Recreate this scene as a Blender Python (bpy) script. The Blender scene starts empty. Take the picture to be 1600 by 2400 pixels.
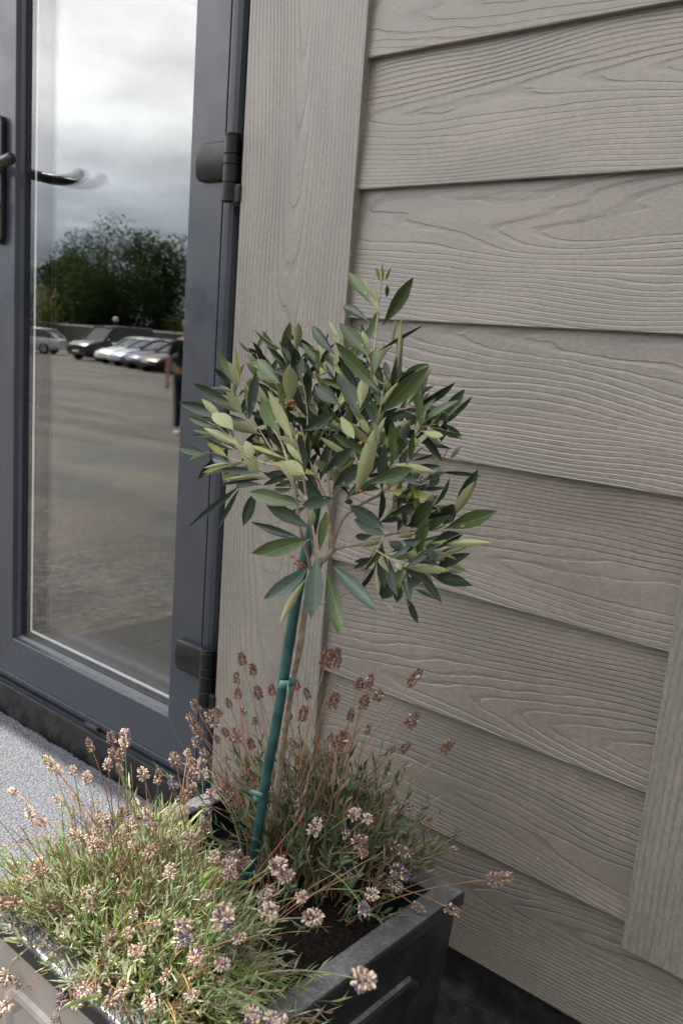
import bpy, bmesh, math, random
import numpy as np
from mathutils import Vector, Matrix, Quaternion
R = math.radians
random.seed(7)
rnd = random.Random(11)
S = bpy.context.scene
C = S.collection

# ------------------------------------------------------------------ camera
cam_right = Vector((0.7549, 0.6512, 0.0732)); cam_up = Vector((-0.1753, 0.0925, 0.9801)); cam_fwd = Vector((-0.6319, 0.7533, -0.1837))
CAM = Vector((0.0, -1.0, 0.0))
FPX = 2109.5                                    # focal length in pixels of the 1600 x 2400 photograph
cd = bpy.data.cameras.new('camera'); cam = bpy.data.objects.new('camera', cd); C.objects.link(cam)
m = Matrix((cam_right, cam_up, -cam_fwd)).transposed().to_4x4(); m.translation = CAM
cam.matrix_world = m
cd.sensor_fit = 'VERTICAL'; cd.sensor_height = 22.3; cd.lens = 22.3 * FPX / 2400
cd.clip_start = 0.02; cd.clip_end = 2000
cd.dof.use_dof = True; cd.dof.focus_distance = 1.02; cd.dof.aperture_fstop = 6.3
S.camera = cam
S.render.resolution_x = 682; S.render.resolution_y = 1024

def at(px, py, Y):
    """world point that the photograph shows at pixel (px, py), on the plane Y (metres in front of / behind the cladding)"""
    d = cam_right * ((px - 800) / FPX) - cam_up * ((py - 1200) / FPX) + cam_fwd
    return CAM + d * ((Y - CAM.y) / d.y)

# ------------------------------------------------------------------ sky, sun, exposure
SUN = Vector((-0.62, 0.010, 0.784)).normalized()
W = bpy.data.worlds.new('World'); S.world = W; W.use_nodes = True
nt = W.node_tree; N = nt.nodes; L = nt.links
for n in list(N): N.remove(n)
def nd(t, **k):
    n = N.new(t)
    for a, b in k.items(): setattr(n, a, b)
    return n
sky = nd('ShaderNodeTexSky', sky_type='NISHITA', sun_disc=False)
sky.sun_elevation = math.asin(SUN.z); sky.sun_rotation = math.atan2(SUN.x, SUN.y); sky.air_density = 1.0; sky.dust_density = 1.5
tc = nd('ShaderNodeTexCoord')
sep = nd('ShaderNodeSeparateXYZ'); L.new(tc.outputs['Generated'], sep.inputs[0])
zz = nd('ShaderNodeMath', operation='MAXIMUM'); L.new(sep.outputs['Z'], zz.inputs[0]); zz.inputs[1].default_value = 0.0
zp = nd('ShaderNodeMath', operation='ADD'); L.new(zz.outputs[0], zp.inputs[0]); zp.inputs[1].default_value = 0.16
dv = nd('ShaderNodeVectorMath', operation='DIVIDE'); L.new(tc.outputs['Generated'], dv.inputs[0])
cmb = nd('ShaderNodeCombineXYZ')
for i in range(3): L.new(zp.outputs[0], cmb.inputs[i])
L.new(cmb.outputs[0], dv.inputs[1])
n1 = nd('ShaderNodeTexNoise'); n1.inputs['Scale'].default_value = 1.7; n1.inputs['Detail'].default_value = 7; n1.inputs['Roughness'].default_value = 0.55
L.new(dv.outputs[0], n1.inputs['Vector'])
rmask = nd('ShaderNodeMapRange'); rmask.inputs['From Min'].default_value = 0.22; rmask.inputs['From Max'].default_value = 0.42
L.new(n1.outputs['Fac'], rmask.inputs['Value'])
dot = nd('ShaderNodeVectorMath', operation='DOT_PRODUCT'); L.new(tc.outputs['Generated'], dot.inputs[0]); dot.inputs[1].default_value = SUN
fwd = nd('ShaderNodeMapRange', interpolation_type='SMOOTHSTEP'); fwd.inputs['From Min'].default_value = -0.3; fwd.inputs['From Max'].default_value = 0.95
fwd.inputs['To Min'].default_value = 3.0; fwd.inputs['To Max'].default_value = 12.0
L.new(dot.outputs['Value'], fwd.inputs['Value'])
hz = nd('ShaderNodeMapRange', interpolation_type='SMOOTHSTEP'); hz.inputs['From Min'].default_value = 0.04; hz.inputs['From Max'].default_value = 0.24
hz.inputs['To Min'].default_value = 0.30; hz.inputs['To Max'].default_value = 1.0
L.new(sep.outputs['Z'], hz.inputs['Value'])
n2 = nd('ShaderNodeTexNoise'); n2.inputs['Scale'].default_value = 2.6; n2.inputs['Detail'].default_value = 6
mp = nd('ShaderNodeVectorMath', operation='ADD'); mp.inputs[1].default_value = (3.1, 7.7, 1.3); L.new(dv.outputs[0], mp.inputs[0]); L.new(mp.outputs[0], n2.inputs['Vector'])
shade = nd('ShaderNodeMapRange'); shade.inputs['From Min'].default_value = 0.32; shade.inputs['From Max'].default_value = 0.68
shade.inputs['To Min'].default_value = 0.72; shade.inputs['To Max'].default_value = 1.14; L.new(n2.outputs['Fac'], shade.inputs['Value'])
k1 = nd('ShaderNodeMath', operation='MULTIPLY'); L.new(fwd.outputs[0], k1.inputs[0]); L.new(hz.outputs[0], k1.inputs[1])
k2 = nd('ShaderNodeMath', operation='MULTIPLY'); L.new(k1.outputs[0], k2.inputs[0]); L.new(shade.outputs[0], k2.inputs[1])
cmix = nd('ShaderNodeMix', data_type='RGBA'); L.new(hz.outputs[0], cmix.inputs[0]); cmix.inputs[6].default_value = (0.74, 0.87, 1.10, 1); cmix.inputs[7].default_value = (1.0, 0.985, 0.985, 1)
cc = nd('ShaderNodeVectorMath', operation='SCALE'); L.new(cmix.outputs[2], cc.inputs[0]); L.new(k2.outputs[0], cc.inputs['Scale'])
smix = nd('ShaderNodeMix', data_type='RGBA'); L.new(rmask.outputs[0], smix.inputs[0]); L.new(sky.outputs[0], smix.inputs[6]); L.new(cc.outputs[0], smix.inputs[7])
bg = nd('ShaderNodeBackground'); bg.inputs['Strength'].default_value = 0.12; L.new(smix.outputs[2], bg.inputs['Color'])
wo = nd('ShaderNodeOutputWorld'); L.new(bg.outputs[0], wo.inputs['Surface'])

sl = bpy.data.lights.new('sun', 'SUN'); sl.energy = 5.0; sl.angle = R(0.53); sl.color = (1.0, 0.93, 0.82)
so = bpy.data.objects.new('sun', sl); C.objects.link(so); so.rotation_euler = SUN.to_track_quat('Z', 'Y').to_euler(); so.location = (-6, 0, 8)
vs = S.view_settings
vs.view_transform = 'Standard'; vs.look = 'None'; vs.gamma = 1; vs.use_curve_mapping = False; vs.exposure = 1.42
S.display_settings.display_device = 'sRGB'
S.cycles.use_denoising = True
S.cycles.max_bounces = 12; S.cycles.transparent_max_bounces = 16; S.cycles.sample_clamp_indirect = 6

# ------------------------------------------------------------------ materials
class Mat:
    """tiny node-graph writer"""
    def __init__(s, name, base=(.5, .5, .5), rough=.6, spec=.5):
        s.m = bpy.data.materials.new(name); s.m.use_nodes = True
        s.t = s.m.node_tree; s.n = s.t.nodes; s.l = s.t.links
        s.b = s.n['Principled BSDF']
        s.b.inputs['Base Color'].default_value = (*base, 1); s.b.inputs['Roughness'].default_value = rough
        s.b.inputs['Specular IOR Level'].default_value = spec
        s._tc = None
    def tc(s, kind='Object'):
        if not s._tc: s._tc = s.n.new('ShaderNodeTexCoord')
        return s._tc.outputs[kind]
    def put(s, sock, v):
        if isinstance(v, bpy.types.NodeSocket): s.l.new(v, sock)
        else: sock.default_value = v
    def math(s, op, a, b=0., c=None, clamp=False):
        n = s.n.new('ShaderNodeMath'); n.operation = op; n.use_clamp = clamp
        s.put(n.inputs[0], a); s.put(n.inputs[1], b)
        if c is not None: s.put(n.inputs[2], c)
        return n.outputs[0]
    def vmath(s, op, a, b):
        n = s.n.new('ShaderNodeVectorMath'); n.operation = op; s.put(n.inputs[0], a); s.put(n.inputs[1], b); return n.outputs[0]
    def noise(s, vec, scale, detail=3, rough=.5, dist=0.):
        n = s.n.new('ShaderNodeTexNoise'); s.put(n.inputs['Vector'], vec)
        n.inputs['Scale'].default_value = scale; n.inputs['Detail'].default_value = detail; n.inputs['Roughness'].default_value = rough; n.inputs['Distortion'].default_value = dist
        return n.outputs['Fac']
    def vor(s, vec, scale, feature='F1', out='Distance'):
        n = s.n.new('ShaderNodeTexVoronoi'); n.feature = feature; s.put(n.inputs['Vector'], vec); n.inputs['Scale'].default_value = scale
        return n.outputs[out]
    def ramp(s, v, a, b, lo=0., hi=1., smooth=True):
        n = s.n.new('ShaderNodeMapRange'); n.interpolation_type = 'SMOOTHSTEP' if smooth else 'LINEAR'
        s.put(n.inputs[0], v); n.inputs[1].default_value = a; n.inputs[2].default_value = b; n.inputs[3].default_value = lo; n.inputs[4].default_value = hi
        return n.outputs[0]
    def mix(s, f, a, b):
        n = s.n.new('ShaderNodeMix'); n.data_type = 'RGBA'
        s.put(n.inputs[0], f)
        for i, v in ((6, a), (7, b)): s.put(n.inputs[i], v if isinstance(v, bpy.types.NodeSocket) else (*v, 1))
        return n.outputs[2]
    def bump(s, h, dist, strength=1., prev=None):
        n = s.n.new('ShaderNodeBump'); n.inputs['Distance'].default_value = dist; n.inputs['Strength'].default_value = strength
        s.put(n.inputs['Height'], h)
        if prev is not None: s.l.new(prev, n.inputs['Normal'])
        s.l.new(n.outputs[0], s.b.inputs['Normal']); return n.outputs[0]
    def color(s, v): s.put(s.b.inputs['Base Color'], v if isinstance(v, bpy.types.NodeSocket) else (*v, 1))
    def scaled(s, v, k):
        n = s.n.new('ShaderNodeVectorMath'); n.operation = 'MULTIPLY'; s.put(n.inputs[0], v); n.inputs[1].default_value = k; return n.outputs[0]
    def rand(s):
        return s.n.new('ShaderNodeObjectInfo').outputs['Random']
    def out(s): return s.n['Material Output'].inputs['Surface']

def wood_board(name, c1, c2, spacing=.0058):
    """embossed fibre-cement board: grain runs along local X; growth rings are cut off-centre so they draw cathedrals"""
    M = Mat(name, rough=.42, spec=.85)
    o = M.tc(); r = M.rand()
    off = M.n.new('ShaderNodeCombineXYZ'); M.put(off.inputs[0], M.math('MULTIPLY', r, 31.7)); M.put(off.inputs[1], M.math('MULTIPLY', r, 17.3)); M.put(off.inputs[2], 0.)
    p = M.vmath('ADD', o, off.outputs[0])
    x = M.n.new('ShaderNodeSeparateXYZ'); M.l.new(o, x.inputs[0])
    big = M.noise(M.scaled(p, (1.5, 1, 4.)), 1., 2)
    mid = M.noise(M.scaled(p, (1.9, 1, 11.)), 1., 3, .42)
    fine = M.noise(M.scaled(p, (34., 1, 120.)), 1., 2)
    zc = M.math('ADD', x.outputs['Z'], M.math('MULTIPLY', M.math('SUBTRACT', M.math('FRACT', M.math('MULTIPLY', r, 3.77)), .5), .13))
    zc = M.math('ADD', zc, M.math('MULTIPLY', M.math('SUBTRACT', big, .5), .075))
    slope = M.math('MULTIPLY_ADD', M.math('FRACT', M.math('MULTIPLY', r, 7.31)), .13, -.055)
    d = M.math('ADD', M.math('MULTIPLY', x.outputs['X'], slope), M.math('MULTIPLY', M.math('SUBTRACT', mid, .45), .045))
    d = M.math('ADD', d, M.math('MULTIPLY_ADD', r, .05, .004))
    rr = M.math('SQRT', M.math('ADD', M.math('MULTIPLY', zc, zc), M.math('MULTIPLY', d, d)))
    rr = M.math('ADD', rr, M.math('MULTIPLY', M.math('SUBTRACT', fine, .5), .0014))
    f = M.math('FRACT', M.math('DIVIDE', rr, spacing))
    groove = M.math('MULTIPLY', M.ramp(f, 0., .07, 0, 1), M.ramp(f, .10, .42, 1, 0))   # sharp on one side, soft on the other
    depth = M.ramp(M.noise(M.scaled(p, (5., 1, 26.)), 1.3, 2), .30, .62, .45, 1.)
    g = M.math('MULTIPLY', groove, depth)
    pores = M.noise(M.scaled(p, (160, 160, 900)), 1., 2)
    sand = M.noise(p, 900., 2)
    h = M.math('SUBTRACT', 1., g)
    h = M.math('ADD', h, M.math('MULTIPLY', sand, .16)); h = M.math('ADD', h, M.math('MULTIPLY', pores, .12))
    M.bump(h, .0010, .66 if name[0] == 'c' else .9)
    tint = M.noise(M.scaled(p, (120, 120, 340)), 1., 3, .7)
    patch = M.noise(M.scaled(p, (6, 6, 18)), 1., 3)
    t = M.ramp(M.math('ADD', tint, M.math('MULTIPLY', M.math('SUBTRACT', patch, .5), .6)), .42, .62, 0, 1)
    col = M.mix(t, c1, c2)
    col = M.mix(M.math('MULTIPLY', g, .26), col, (c1[0] * .45, c1[1] * .45, c1[2] * .47))
    speck = M.ramp(M.vor(p, 19.), .012, .028, 1., 0.)
    col = M.mix(M.math('MULTIPLY', speck, .6), col, (.6, .6, .58))
    hs = M.n.new('ShaderNodeHueSaturation'); M.put(hs.inputs['Value'], M.math('MULTIPLY_ADD', M.rand(), .12, .94)); M.l.new(col, hs.inputs['Color'])
    M.color(hs.outputs[0])
    M.put(M.b.inputs['Roughness'], M.ramp(tint, .3, .7, .35, .48))
    return M.m

def plain(name, col, rough, spec=.5, var=.0, scale=60., bump=0., bdist=.0005, bscale=300.):
    M = Mat(name, col, rough, spec); p = M.tc()
    if var:
        n = M.noise(p, scale, 4)
        M.color(M.mix(M.ramp(n, .3, .7), tuple(c * (1 - var) for c in col), tuple(min(1, c * (1 + var)) for c in col)))
        M.put(M.b.inputs['Roughness'], M.ramp(n, .3, .7, max(.02, rough - .06), min(1, rough + .08)))
    if bump: M.bump(M.noise(p, bscale, 2), bdist, bump)
    return M.m

m_clad = wood_board('cladding_board', (.143, .127, .108), (.186, .164, .135), .0048)
m_trim = wood_board('trim_board', (.162, .151, .130), (.213, .194, .158), .0070)
m_pvc = plain('anthracite_foil', (.030, .036, .050), .30, .55, .05, 14, .25, .00025, 700)
m_gasket = plain('black_gasket', (.012, .012, .013), .45, .4)
m_hinge = plain('black_hinge', (.007, .007, .008), .36, .3, .2, 40)
m_handle = plain('black_handle', (.014, .014, .015), .28, .5, .2, 40)
m_steel = plain('nickel', (.62, .6, .56), .25, .5); m_steel.node_tree.nodes['Principled BSDF'].inputs['Metallic'].default_value = 1
m_spacer = plain('spacer_white', (.72, .73, .74), .45, .4)
m_room = plain('interior_wall', (.10, .10, .10), .8, .2, .1, 3)
def mk_planter(name, lo, hi):
    M = Mat(name, (.03, .03, .033), .4, .5); p = M.tc(); n = M.noise(p, 18., 5, .65); n2 = M.noise(p, 240., 3)
    M.color(M.mix(M.ramp(n, .35, .75), lo, hi))
    dust = M.ramp(M.math('ADD', M.math('MULTIPLY', n2, .5), M.math('MULTIPLY', n, .5)), .42, .66, 0., 1.)
    geo = M.n.new('ShaderNodeNewGeometry'); s = M.n.new('ShaderNodeSeparateXYZ'); M.l.new(geo.outputs['Normal'], s.inputs[0])
    up = M.ramp(s.outputs['Z'], .5, .95, 0, 1)                       # settled dust and weathering on upward faces
    col = M.mix(M.math('MULTIPLY', M.math('MULTIPLY_ADD', dust, .6, .4), M.math('MULTIPLY', up, .36)), M.mix(M.ramp(n, .35, .75), lo, hi), (.44, .44, .45))
    M.color(col); M.put(M.b.inputs['Roughness'], M.ramp(n, .3, .7, .30, .46)); M.bump(n2, .0004, .4)
    return M.m
m_planter = mk_planter('planter_plastic', (.013, .0132, .0145), (.030, .030, .033))
m_planter_sunlit = mk_planter('planter_plastic_sunlit', (.27, .243, .213), (.36, .325, .288))  # front faces only: pale taupe that stands for sunlight on the plastic
def mk_slab():
    M = Mat('grey_stone_mat', (.3, .3, .31), .85, .3); p = M.tc()
    v = M.vor(p, 230.); n = M.noise(p, 290., 3, .62); b = M.noise(p, 5., 3)
    h = M.math('ADD', M.math('MULTIPLY', M.ramp(v, .0, .6, 1, 0), .7), M.math('MULTIPLY', n, .8))
    M.bump(h, .0042, 1.)
    col = M.mix(M.ramp(n, .36, .62), (.044, .046, .054), (.175, .183, .213))
    col = M.mix(M.ramp(b, .35, .7, 0, .35), col, (.135, .140, .160))
    M.color(col); return M.m
m_slab = mk_slab()
def mk_tarmac():
    M = Mat('worn_tarmac', (.1, .095, .09), .9, .3); p = M.tc()
    n = M.math('ADD', M.math('MULTIPLY', M.noise(p, 120., 3, .7), .55), M.math('MULTIPLY', M.noise(p, 22., 4, .7), .45)); b = M.noise(p, .55, 4, .6); c = M.noise(p, 1.7, 5, .65); e = M.noise(M.scaled(p, (.16, .5, 1)), 1., 4, .6)
    col = M.mix(M.ramp(n, .40, .62), (.036, .035, .034), (.185, .175, .165))
    col = M.mix(M.ramp(b, .42, .60, 0, .7), col, (.150, .126, .100)); col = M.mix(M.ramp(c, .45, .7, 0, .4), col, (.062, .061, .061))
    col = M.mix(M.ramp(e, .42, .6, 0, .55), col, (.052, .050, .051))
    g = M.noise(p, 48., 2, .8); hs = M.n.new('ShaderNodeHueSaturation'); M.put(hs.inputs['Value'], M.ramp(g, .36, .64, .55, 1.4)); M.l.new(col, hs.inputs['Color'])
    st = M.ramp(M.vor(p, 14.), .03, .10, 1, 0); col = M.mix(M.math('MULTIPLY', st, .6), hs.outputs[0], (.26, .25, .23))
    M.color(col); M.bump(M.math('ADD', n, M.math('MULTIPLY', g, 1.5)), .008, .9); return M.m
m_tarmac = mk_tarmac()
def mk_patch():
    M = Mat('dark_tarmac', (.05, .05, .05), .9, .3); p = M.tc(); n = M.noise(p, 160., 4, .7); v = M.vor(p, 130.)
    M.color(M.mix(M.ramp(n, .35, .65), (.022, .022, .023), (.105, .102, .10))); M.bump(M.math('ADD', n, v), .005, .9); return M.m
m_patch = mk_patch()
def mk_black():
    M = Mat('bitumen_black', (.01, .01, .011), .6, .4); p = M.tc()
    n = M.noise(p, 28., 5, .6); n2 = M.noise(p, 330., 3); sp = M.ramp(M.vor(p, 46.), .02, .05, 1, 0)
    col = M.mix(M.ramp(n, .4, .7), (.0085, .0085, .0095), (.022, .022, .024)); col = M.mix(M.math('MULTIPLY', sp, .5), col, (.2, .2, .2))
    M.color(col); M.put(M.b.inputs['Roughness'], M.ramp(n, .3, .7, .45, .75)); M.bump(M.math('ADD', M.math('MULTIPLY', n, 1.2), M.math('MULTIPLY', n2, .4)), .003, .8); return M.m
m_black = mk_black()
def mk_soil():
    M = Mat('potting_soil', (.02, .014, .01), .95, .2); p = M.tc(); n = M.noise(p, 180., 4, .7); v = M.vor(p, 120.)
    M.color(M.mix(M.ramp(n, .35, .7), (.005, .0035, .0028), (.026, .018, .012))); M.bump(M.math('ADD', n, v), .006, 1.); return M.m
m_soil = mk_soil()
def mk_glass():
    """glazing: clear, with an angle-dependent mirror on each of its surfaces"""
    M = Mat('glazing'); lw = M.n.new('ShaderNodeLayerWeight'); lw.inputs['Blend'].default_value = .5
    f = M.math('POWER', lw.outputs['Facing'], 4.2); f = M.math('MULTIPLY_ADD', f, .9, .075)
    tr = M.n.new('ShaderNodeBsdfTransparent'); tr.inputs[0].default_value = (.94, .955, .95, 1)
    gl = M.n.new('ShaderNodeBsdfGlossy'); gl.inputs['Roughness'].default_value = .0; gl.inputs[0].default_value = (1, 1, 1, 1)
    mx = M.n.new('ShaderNodeMixShader'); M.l.new(f, mx.inputs[0]); M.l.new(tr.outputs[0], mx.inputs[1]); M.l.new(gl.outputs[0], mx.inputs[2])
    M.l.new(mx.outputs[0], M.out()); return M.m
m_glass = mk_glass()
def mk_leaf(name, a, b, rough, vein, sub=.12):
    M = Mat(name, a, rough, .5); p = M.tc(); r = M.rand()
    x = M.n.new('ShaderNodeSeparateXYZ'); M.l.new(p, x.inputs[0])
    rib = M.ramp(M.math('ABSOLUTE', x.outputs['X']), .018, .055, 1, 0)
    n = M.noise(M.vmath('ADD', p, (0, 0, 0)), 5., 3)
    col = M.mix(M.math('ADD', M.math('MULTIPLY', n, .6), M.math('MULTIPLY', r, .5)), a, b)
    col = M.mix(M.math('MULTIPLY', rib, .55), col, vein)
    M.color(col); M.bump(M.noise(p, 14., 3), .02, .15)
    M.b.inputs['Subsurface Weight'].default_value = 0.
    tl = M.n.new('ShaderNodeBsdfTranslucent'); M.l.new(col, tl.inputs['Color'])
    mx = M.n.new('ShaderNodeMixShader'); mx.inputs[0].default_value = sub
    M.l.new(M.b.outputs[0], mx.inputs[1]); M.l.new(tl.outputs[0], mx.inputs[2]); M.l.new(mx.outputs[0], M.out())
    return M.m
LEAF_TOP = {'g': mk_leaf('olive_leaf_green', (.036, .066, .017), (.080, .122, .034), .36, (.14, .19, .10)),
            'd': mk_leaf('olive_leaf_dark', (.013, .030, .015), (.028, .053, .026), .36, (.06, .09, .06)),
            'b': mk_leaf('olive_leaf_waxy', (.036, .066, .050), (.058, .094, .070), .38, (.13, .17, .14)),
            'y': mk_leaf('olive_leaf_young', (.27, .31, .07), (.42, .44, .14), .45, (.42, .44, .22))}
m_under = mk_leaf('olive_leaf_underside', (.215, .240, .115), (.31, .33, .165), .6, (.33, .34, .2))
m_bark = plain('olive_bark', (.27, .215, .165), .8, .2, .35, 90, .6, .0012, 260)
m_twig = plain('olive_twig', (.33, .27, .18), .75, .2, .3, 120)
m_bud = plain('rust_bud', (.28, .07, .03), .6, .3, .3, 200)
m_stake = plain('green_stake', (.016, .066, .064), .42, .45, .30, 55, .4, .0006, 120)
m_tie = plain('tie_ribbon', (.085, .20, .18), .4, .5, .2, 80)
m_lstem_d = plain('dry_stem', (.26, .13, .07), .75, .2, .3, 60)
m_lstem_g = plain('green_stem', (.14, .19, .085), .7, .2, .3, 60)
m_head = {'pale': plain('dry_calyx_pale', (.58, .47, .37), .85, .15, .25, 300), 'brown': plain('dry_calyx_brown', (.24, .165, .13), .85, .15, .3, 300),
          'violet': plain('calyx_violet', (.165, .12, .185), .85, .15, .3, 300), 'rust': plain('dry_calyx_rust', (.165, .085, .062), .85, .15, .3, 300)}
def mk_lav(name, a, b, sub=.3):
    M = Mat(name, a, .65, .25); r = M.noise(M.tc(), 55., 2); M.color(M.mix(M.ramp(r, .35, .65), a, b))
    tl = M.n.new('ShaderNodeBsdfTranslucent'); M.l.new(M.b.inputs['Base Color'].links[0].from_socket, tl.inputs['Color'])
    mx = M.n.new('ShaderNodeMixShader'); mx.inputs[0].default_value = sub
    M.l.new(M.b.outputs[0], mx.inputs[1]); M.l.new(tl.outputs[0], mx.inputs[2]); M.l.new(mx.outputs[0], M.out()); return M.m
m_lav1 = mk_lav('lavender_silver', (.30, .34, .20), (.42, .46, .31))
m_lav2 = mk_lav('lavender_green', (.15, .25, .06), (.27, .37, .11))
m_lav4 = mk_lav('lavender_shaded_green', (.062, .098, .046), (.12, .165, .085), .2)  # greener back plant, its shade also put into this darker colour
m_lav3 = mk_lav('lavender_dry', (.20, .14, .085), (.31, .23, .15))

# ------------------------------------------------------------------ helpers
LOCAL = False                                   # True while a thing is being built in its own coordinates
def obj(name, bm, mats, parent=None, smooth=False, bevel=0., seg=2):
    if isinstance(bm, bmesh.types.BMesh):
        me = bpy.data.meshes.new(name); bmesh.ops.recalc_face_normals(bm, faces=bm.faces) if not getattr(bm, 'keep', False) else None
        bm.to_mesh(me); bm.free()
    else: me = bm
    if not me.materials:
        for mm in (mats if isinstance(mats, (list, tuple)) else [mats]): me.materials.append(mm)
    if smooth: me.shade_smooth(); me.set_sharp_from_angle(angle=R(44))
    o = bpy.data.objects.new(name, me); C.objects.link(o)
    if bevel:
        b = o.modifiers.new('bevel', 'BEVEL'); b.width = bevel; b.segments = seg; b.limit_method = 'ANGLE'; b.angle_limit = R(35); b.harden_normals = False
    if parent is not None: adopt(o, parent)
    return o
def adopt(o, parent):
    o.parent = parent
    o.matrix_parent_inverse = Matrix.Identity(4) if LOCAL else world_of(parent).inverted()
def world_of(o):
    b = o.matrix_basis.copy()
    return b if o.parent is None else world_of(o.parent) @ o.matrix_parent_inverse @ b
def tag(o, label=None, cat=None, group=None, kind=None):
    if label: o['label'] = label
    if cat: o['category'] = cat
    if group: o['group'] = group
    if kind: o['kind'] = kind
    return o
def thing(name, loc, label, cat, group=None):
    o = bpy.data.objects.new(name, None); C.objects.link(o); o.location = loc; o.empty_display_size = .1
    return tag(o, label, cat, group)
def box(bm, x0, x1, y0, y1, z0, z1):
    v = [bm.verts.new((x, y, z)) for x in (x0, x1) for y in (y0, y1) for z in (z0, z1)]
    for f in ((0, 1, 3, 2), (4, 6, 7, 5), (0, 4, 5, 1), (2, 3, 7, 6), (0, 2, 6, 4), (1, 5, 7, 3)): bm.faces.new([v[i] for i in f])
    return v
def BX(*a):
    bm = bmesh.new(); box(bm, *a); return bm
def tube(bm, pts, rad, n=6, cap=True):
    pts = [Vector(p) for p in pts]; rad = rad if isinstance(rad, (list, tuple)) else [rad] * len(pts)
    rings = []; ref = None
    for i, p in enumerate(pts):
        t = (pts[min(i + 1, len(pts) - 1)] - pts[max(i - 1, 0)]).normalized()
        if ref is None:
            ref = t.orthogonal().normalized()
        ref = (ref - t * ref.dot(t)).normalized(); b = t.cross(ref)
        rings.append([bm.verts.new(p + (ref * math.cos(2 * math.pi * k / n) + b * math.sin(2 * math.pi * k / n)) * rad[i]) for k in range(n)])
    for a, b in zip(rings, rings[1:]):
        for k in range(n): bm.faces.new((a[k], a[(k + 1) % n], b[(k + 1) % n], b[k]))
    if cap and n > 2:
        bm.faces.new(rings[0][::-1]); bm.faces.new(rings[-1])
def TB(*a, **k):
    bm = bmesh.new(); tube(bm, *a, **k); return bm
def prism(bm, poly, axis, a, b):
    """extrude a 2-D polygon along axis ('x','y','z') from a to b"""
    def P(u, v, w): return {'x': (w, u, v), 'y': (u, w, v), 'z': (u, v, w)}[axis]
    r = [[bm.verts.new(P(u, v, w)) for u, v in poly] for w in (a, b)]
    n = len(poly)
    for k in range(n): bm.faces.new((r[0][k], r[0][(k + 1) % n], r[1][(k + 1) % n], r[1][k]))
    bm.faces.new(r[0][::-1]); bm.faces.new(r[1])
def bez(a, b, c, n):
    a, b, c = Vector(a), Vector(b), Vector(c)
    return [a * (1 - t) ** 2 + b * 2 * t * (1 - t) + c * t * t for t in [i / n for i in range(n + 1)]]
def smooth_pts(pts, n=4):
    pts = [Vector(p) for p in pts]; out = []
    for i in range(len(pts) - 1):
        p0, p1, p2, p3 = pts[max(i - 1, 0)], pts[i], pts[i + 1], pts[min(i + 2, len(pts) - 1)]
        for k in range(n):
            t = k / n
            out.append(.5 * ((2 * p1) + (p2 - p0) * t + (2 * p0 - 5 * p1 + 4 * p2 - p3) * t * t + (3 * p1 - p0 - 3 * p2 + p3) * t ** 3))
    return out + [pts[-1]]

# ------------------------------------------------------------------ ground
GZ = -.868
def ground_z(y):
    d = -y
    for (a, za), (b, zb) in (((0, -.882), (1.4, -.90)), ((1.4, -.90), (8, -1.58)), ((8, -1.58), (26, -1.90)), ((26, -1.90), (60, -2.05)), ((60, -2.05), (500, -2.3))):
        if d <= b: return za + (zb - za) * (max(d, a) - a) / (b - a)
    return -2.3
bm = bmesh.new()
xs = [-400, -200, -120, -80, -50, -30, -15, -8, -4, -2, 0, 2, 5, 10, 25, 60, 150, 400]
ys = [400, 60, 15, 6, 0, -.7, -1.4, -2.5, -4, -6, -8, -12, -18, -26, -40, -60, -110, -220, -500]
g = [[bm.verts.new((x, y, ground_z(min(y, 0)))) for x in xs] for y in ys]
for j in range(len(ys) - 1):
    for i in range(len(xs) - 1): bm.faces.new((g[j][i], g[j + 1][i], g[j + 1][i + 1], g[j][i + 1]))
tag(obj('ground', bm, m_tarmac), 'worn brown grey tarmac of the car park mirrored in the door glass', kind='structure')
# doorstep slab, its edge by the threshold left ragged
bm = bmesh.new(); nseg = 220; x0, x1 = -2.14, -.842
top = []; botm = []
for i in range(nseg + 1):
    x = x0 + (x1 - x0) * i / nseg
    yb = -.016 + .0015 * math.sin(x * 61) + rnd.uniform(-.0018, .0018)
    top.append([bm.verts.new((x, yb, GZ)), bm.verts.new((x, -.37, GZ - .002))]); botm.append([bm.verts.new((x, yb + .003, GZ - .06)), bm.verts.new((x, -.37, GZ - .06))])
for i in range(nseg):
    bm.faces.new((top[i][0], top[i][1], top[i + 1][1], top[i + 1][0])); bm.faces.new((top[i][0], top[i + 1][0], botm[i + 1][0], botm[i][0])); bm.faces.new((top[i][1], botm[i][1], botm[i + 1][1], top[i + 1][1]))
for i in (0, -1): bm.faces.new((top[i][0], botm[i][0], botm[i][1], top[i][1]))
tag(obj('doorstep', bm, m_slab), 'light grey granular doorstep slab in front of the glazed door', kind='structure')
bm = bmesh.new(); q = 30
g = [[bm.verts.new((-2.15 + 1.9 * i / q + (rnd.uniform(-.012, .012) if i in (0, q) else 0), -.365 - .95 * j / q, ground_z(-.365 - .95 * j / q) + .004)) for i in range(q + 1)] for j in range(q + 1)]
for j in range(q):
    for i in range(q): bm.faces.new((g[j][i], g[j + 1][i], g[j + 1][i + 1], g[j][i + 1]))
tag(obj('tarmac_patch', bm, m_patch), 'newer dark tarmac patch in front of the doorstep slab', kind='structure')
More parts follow.
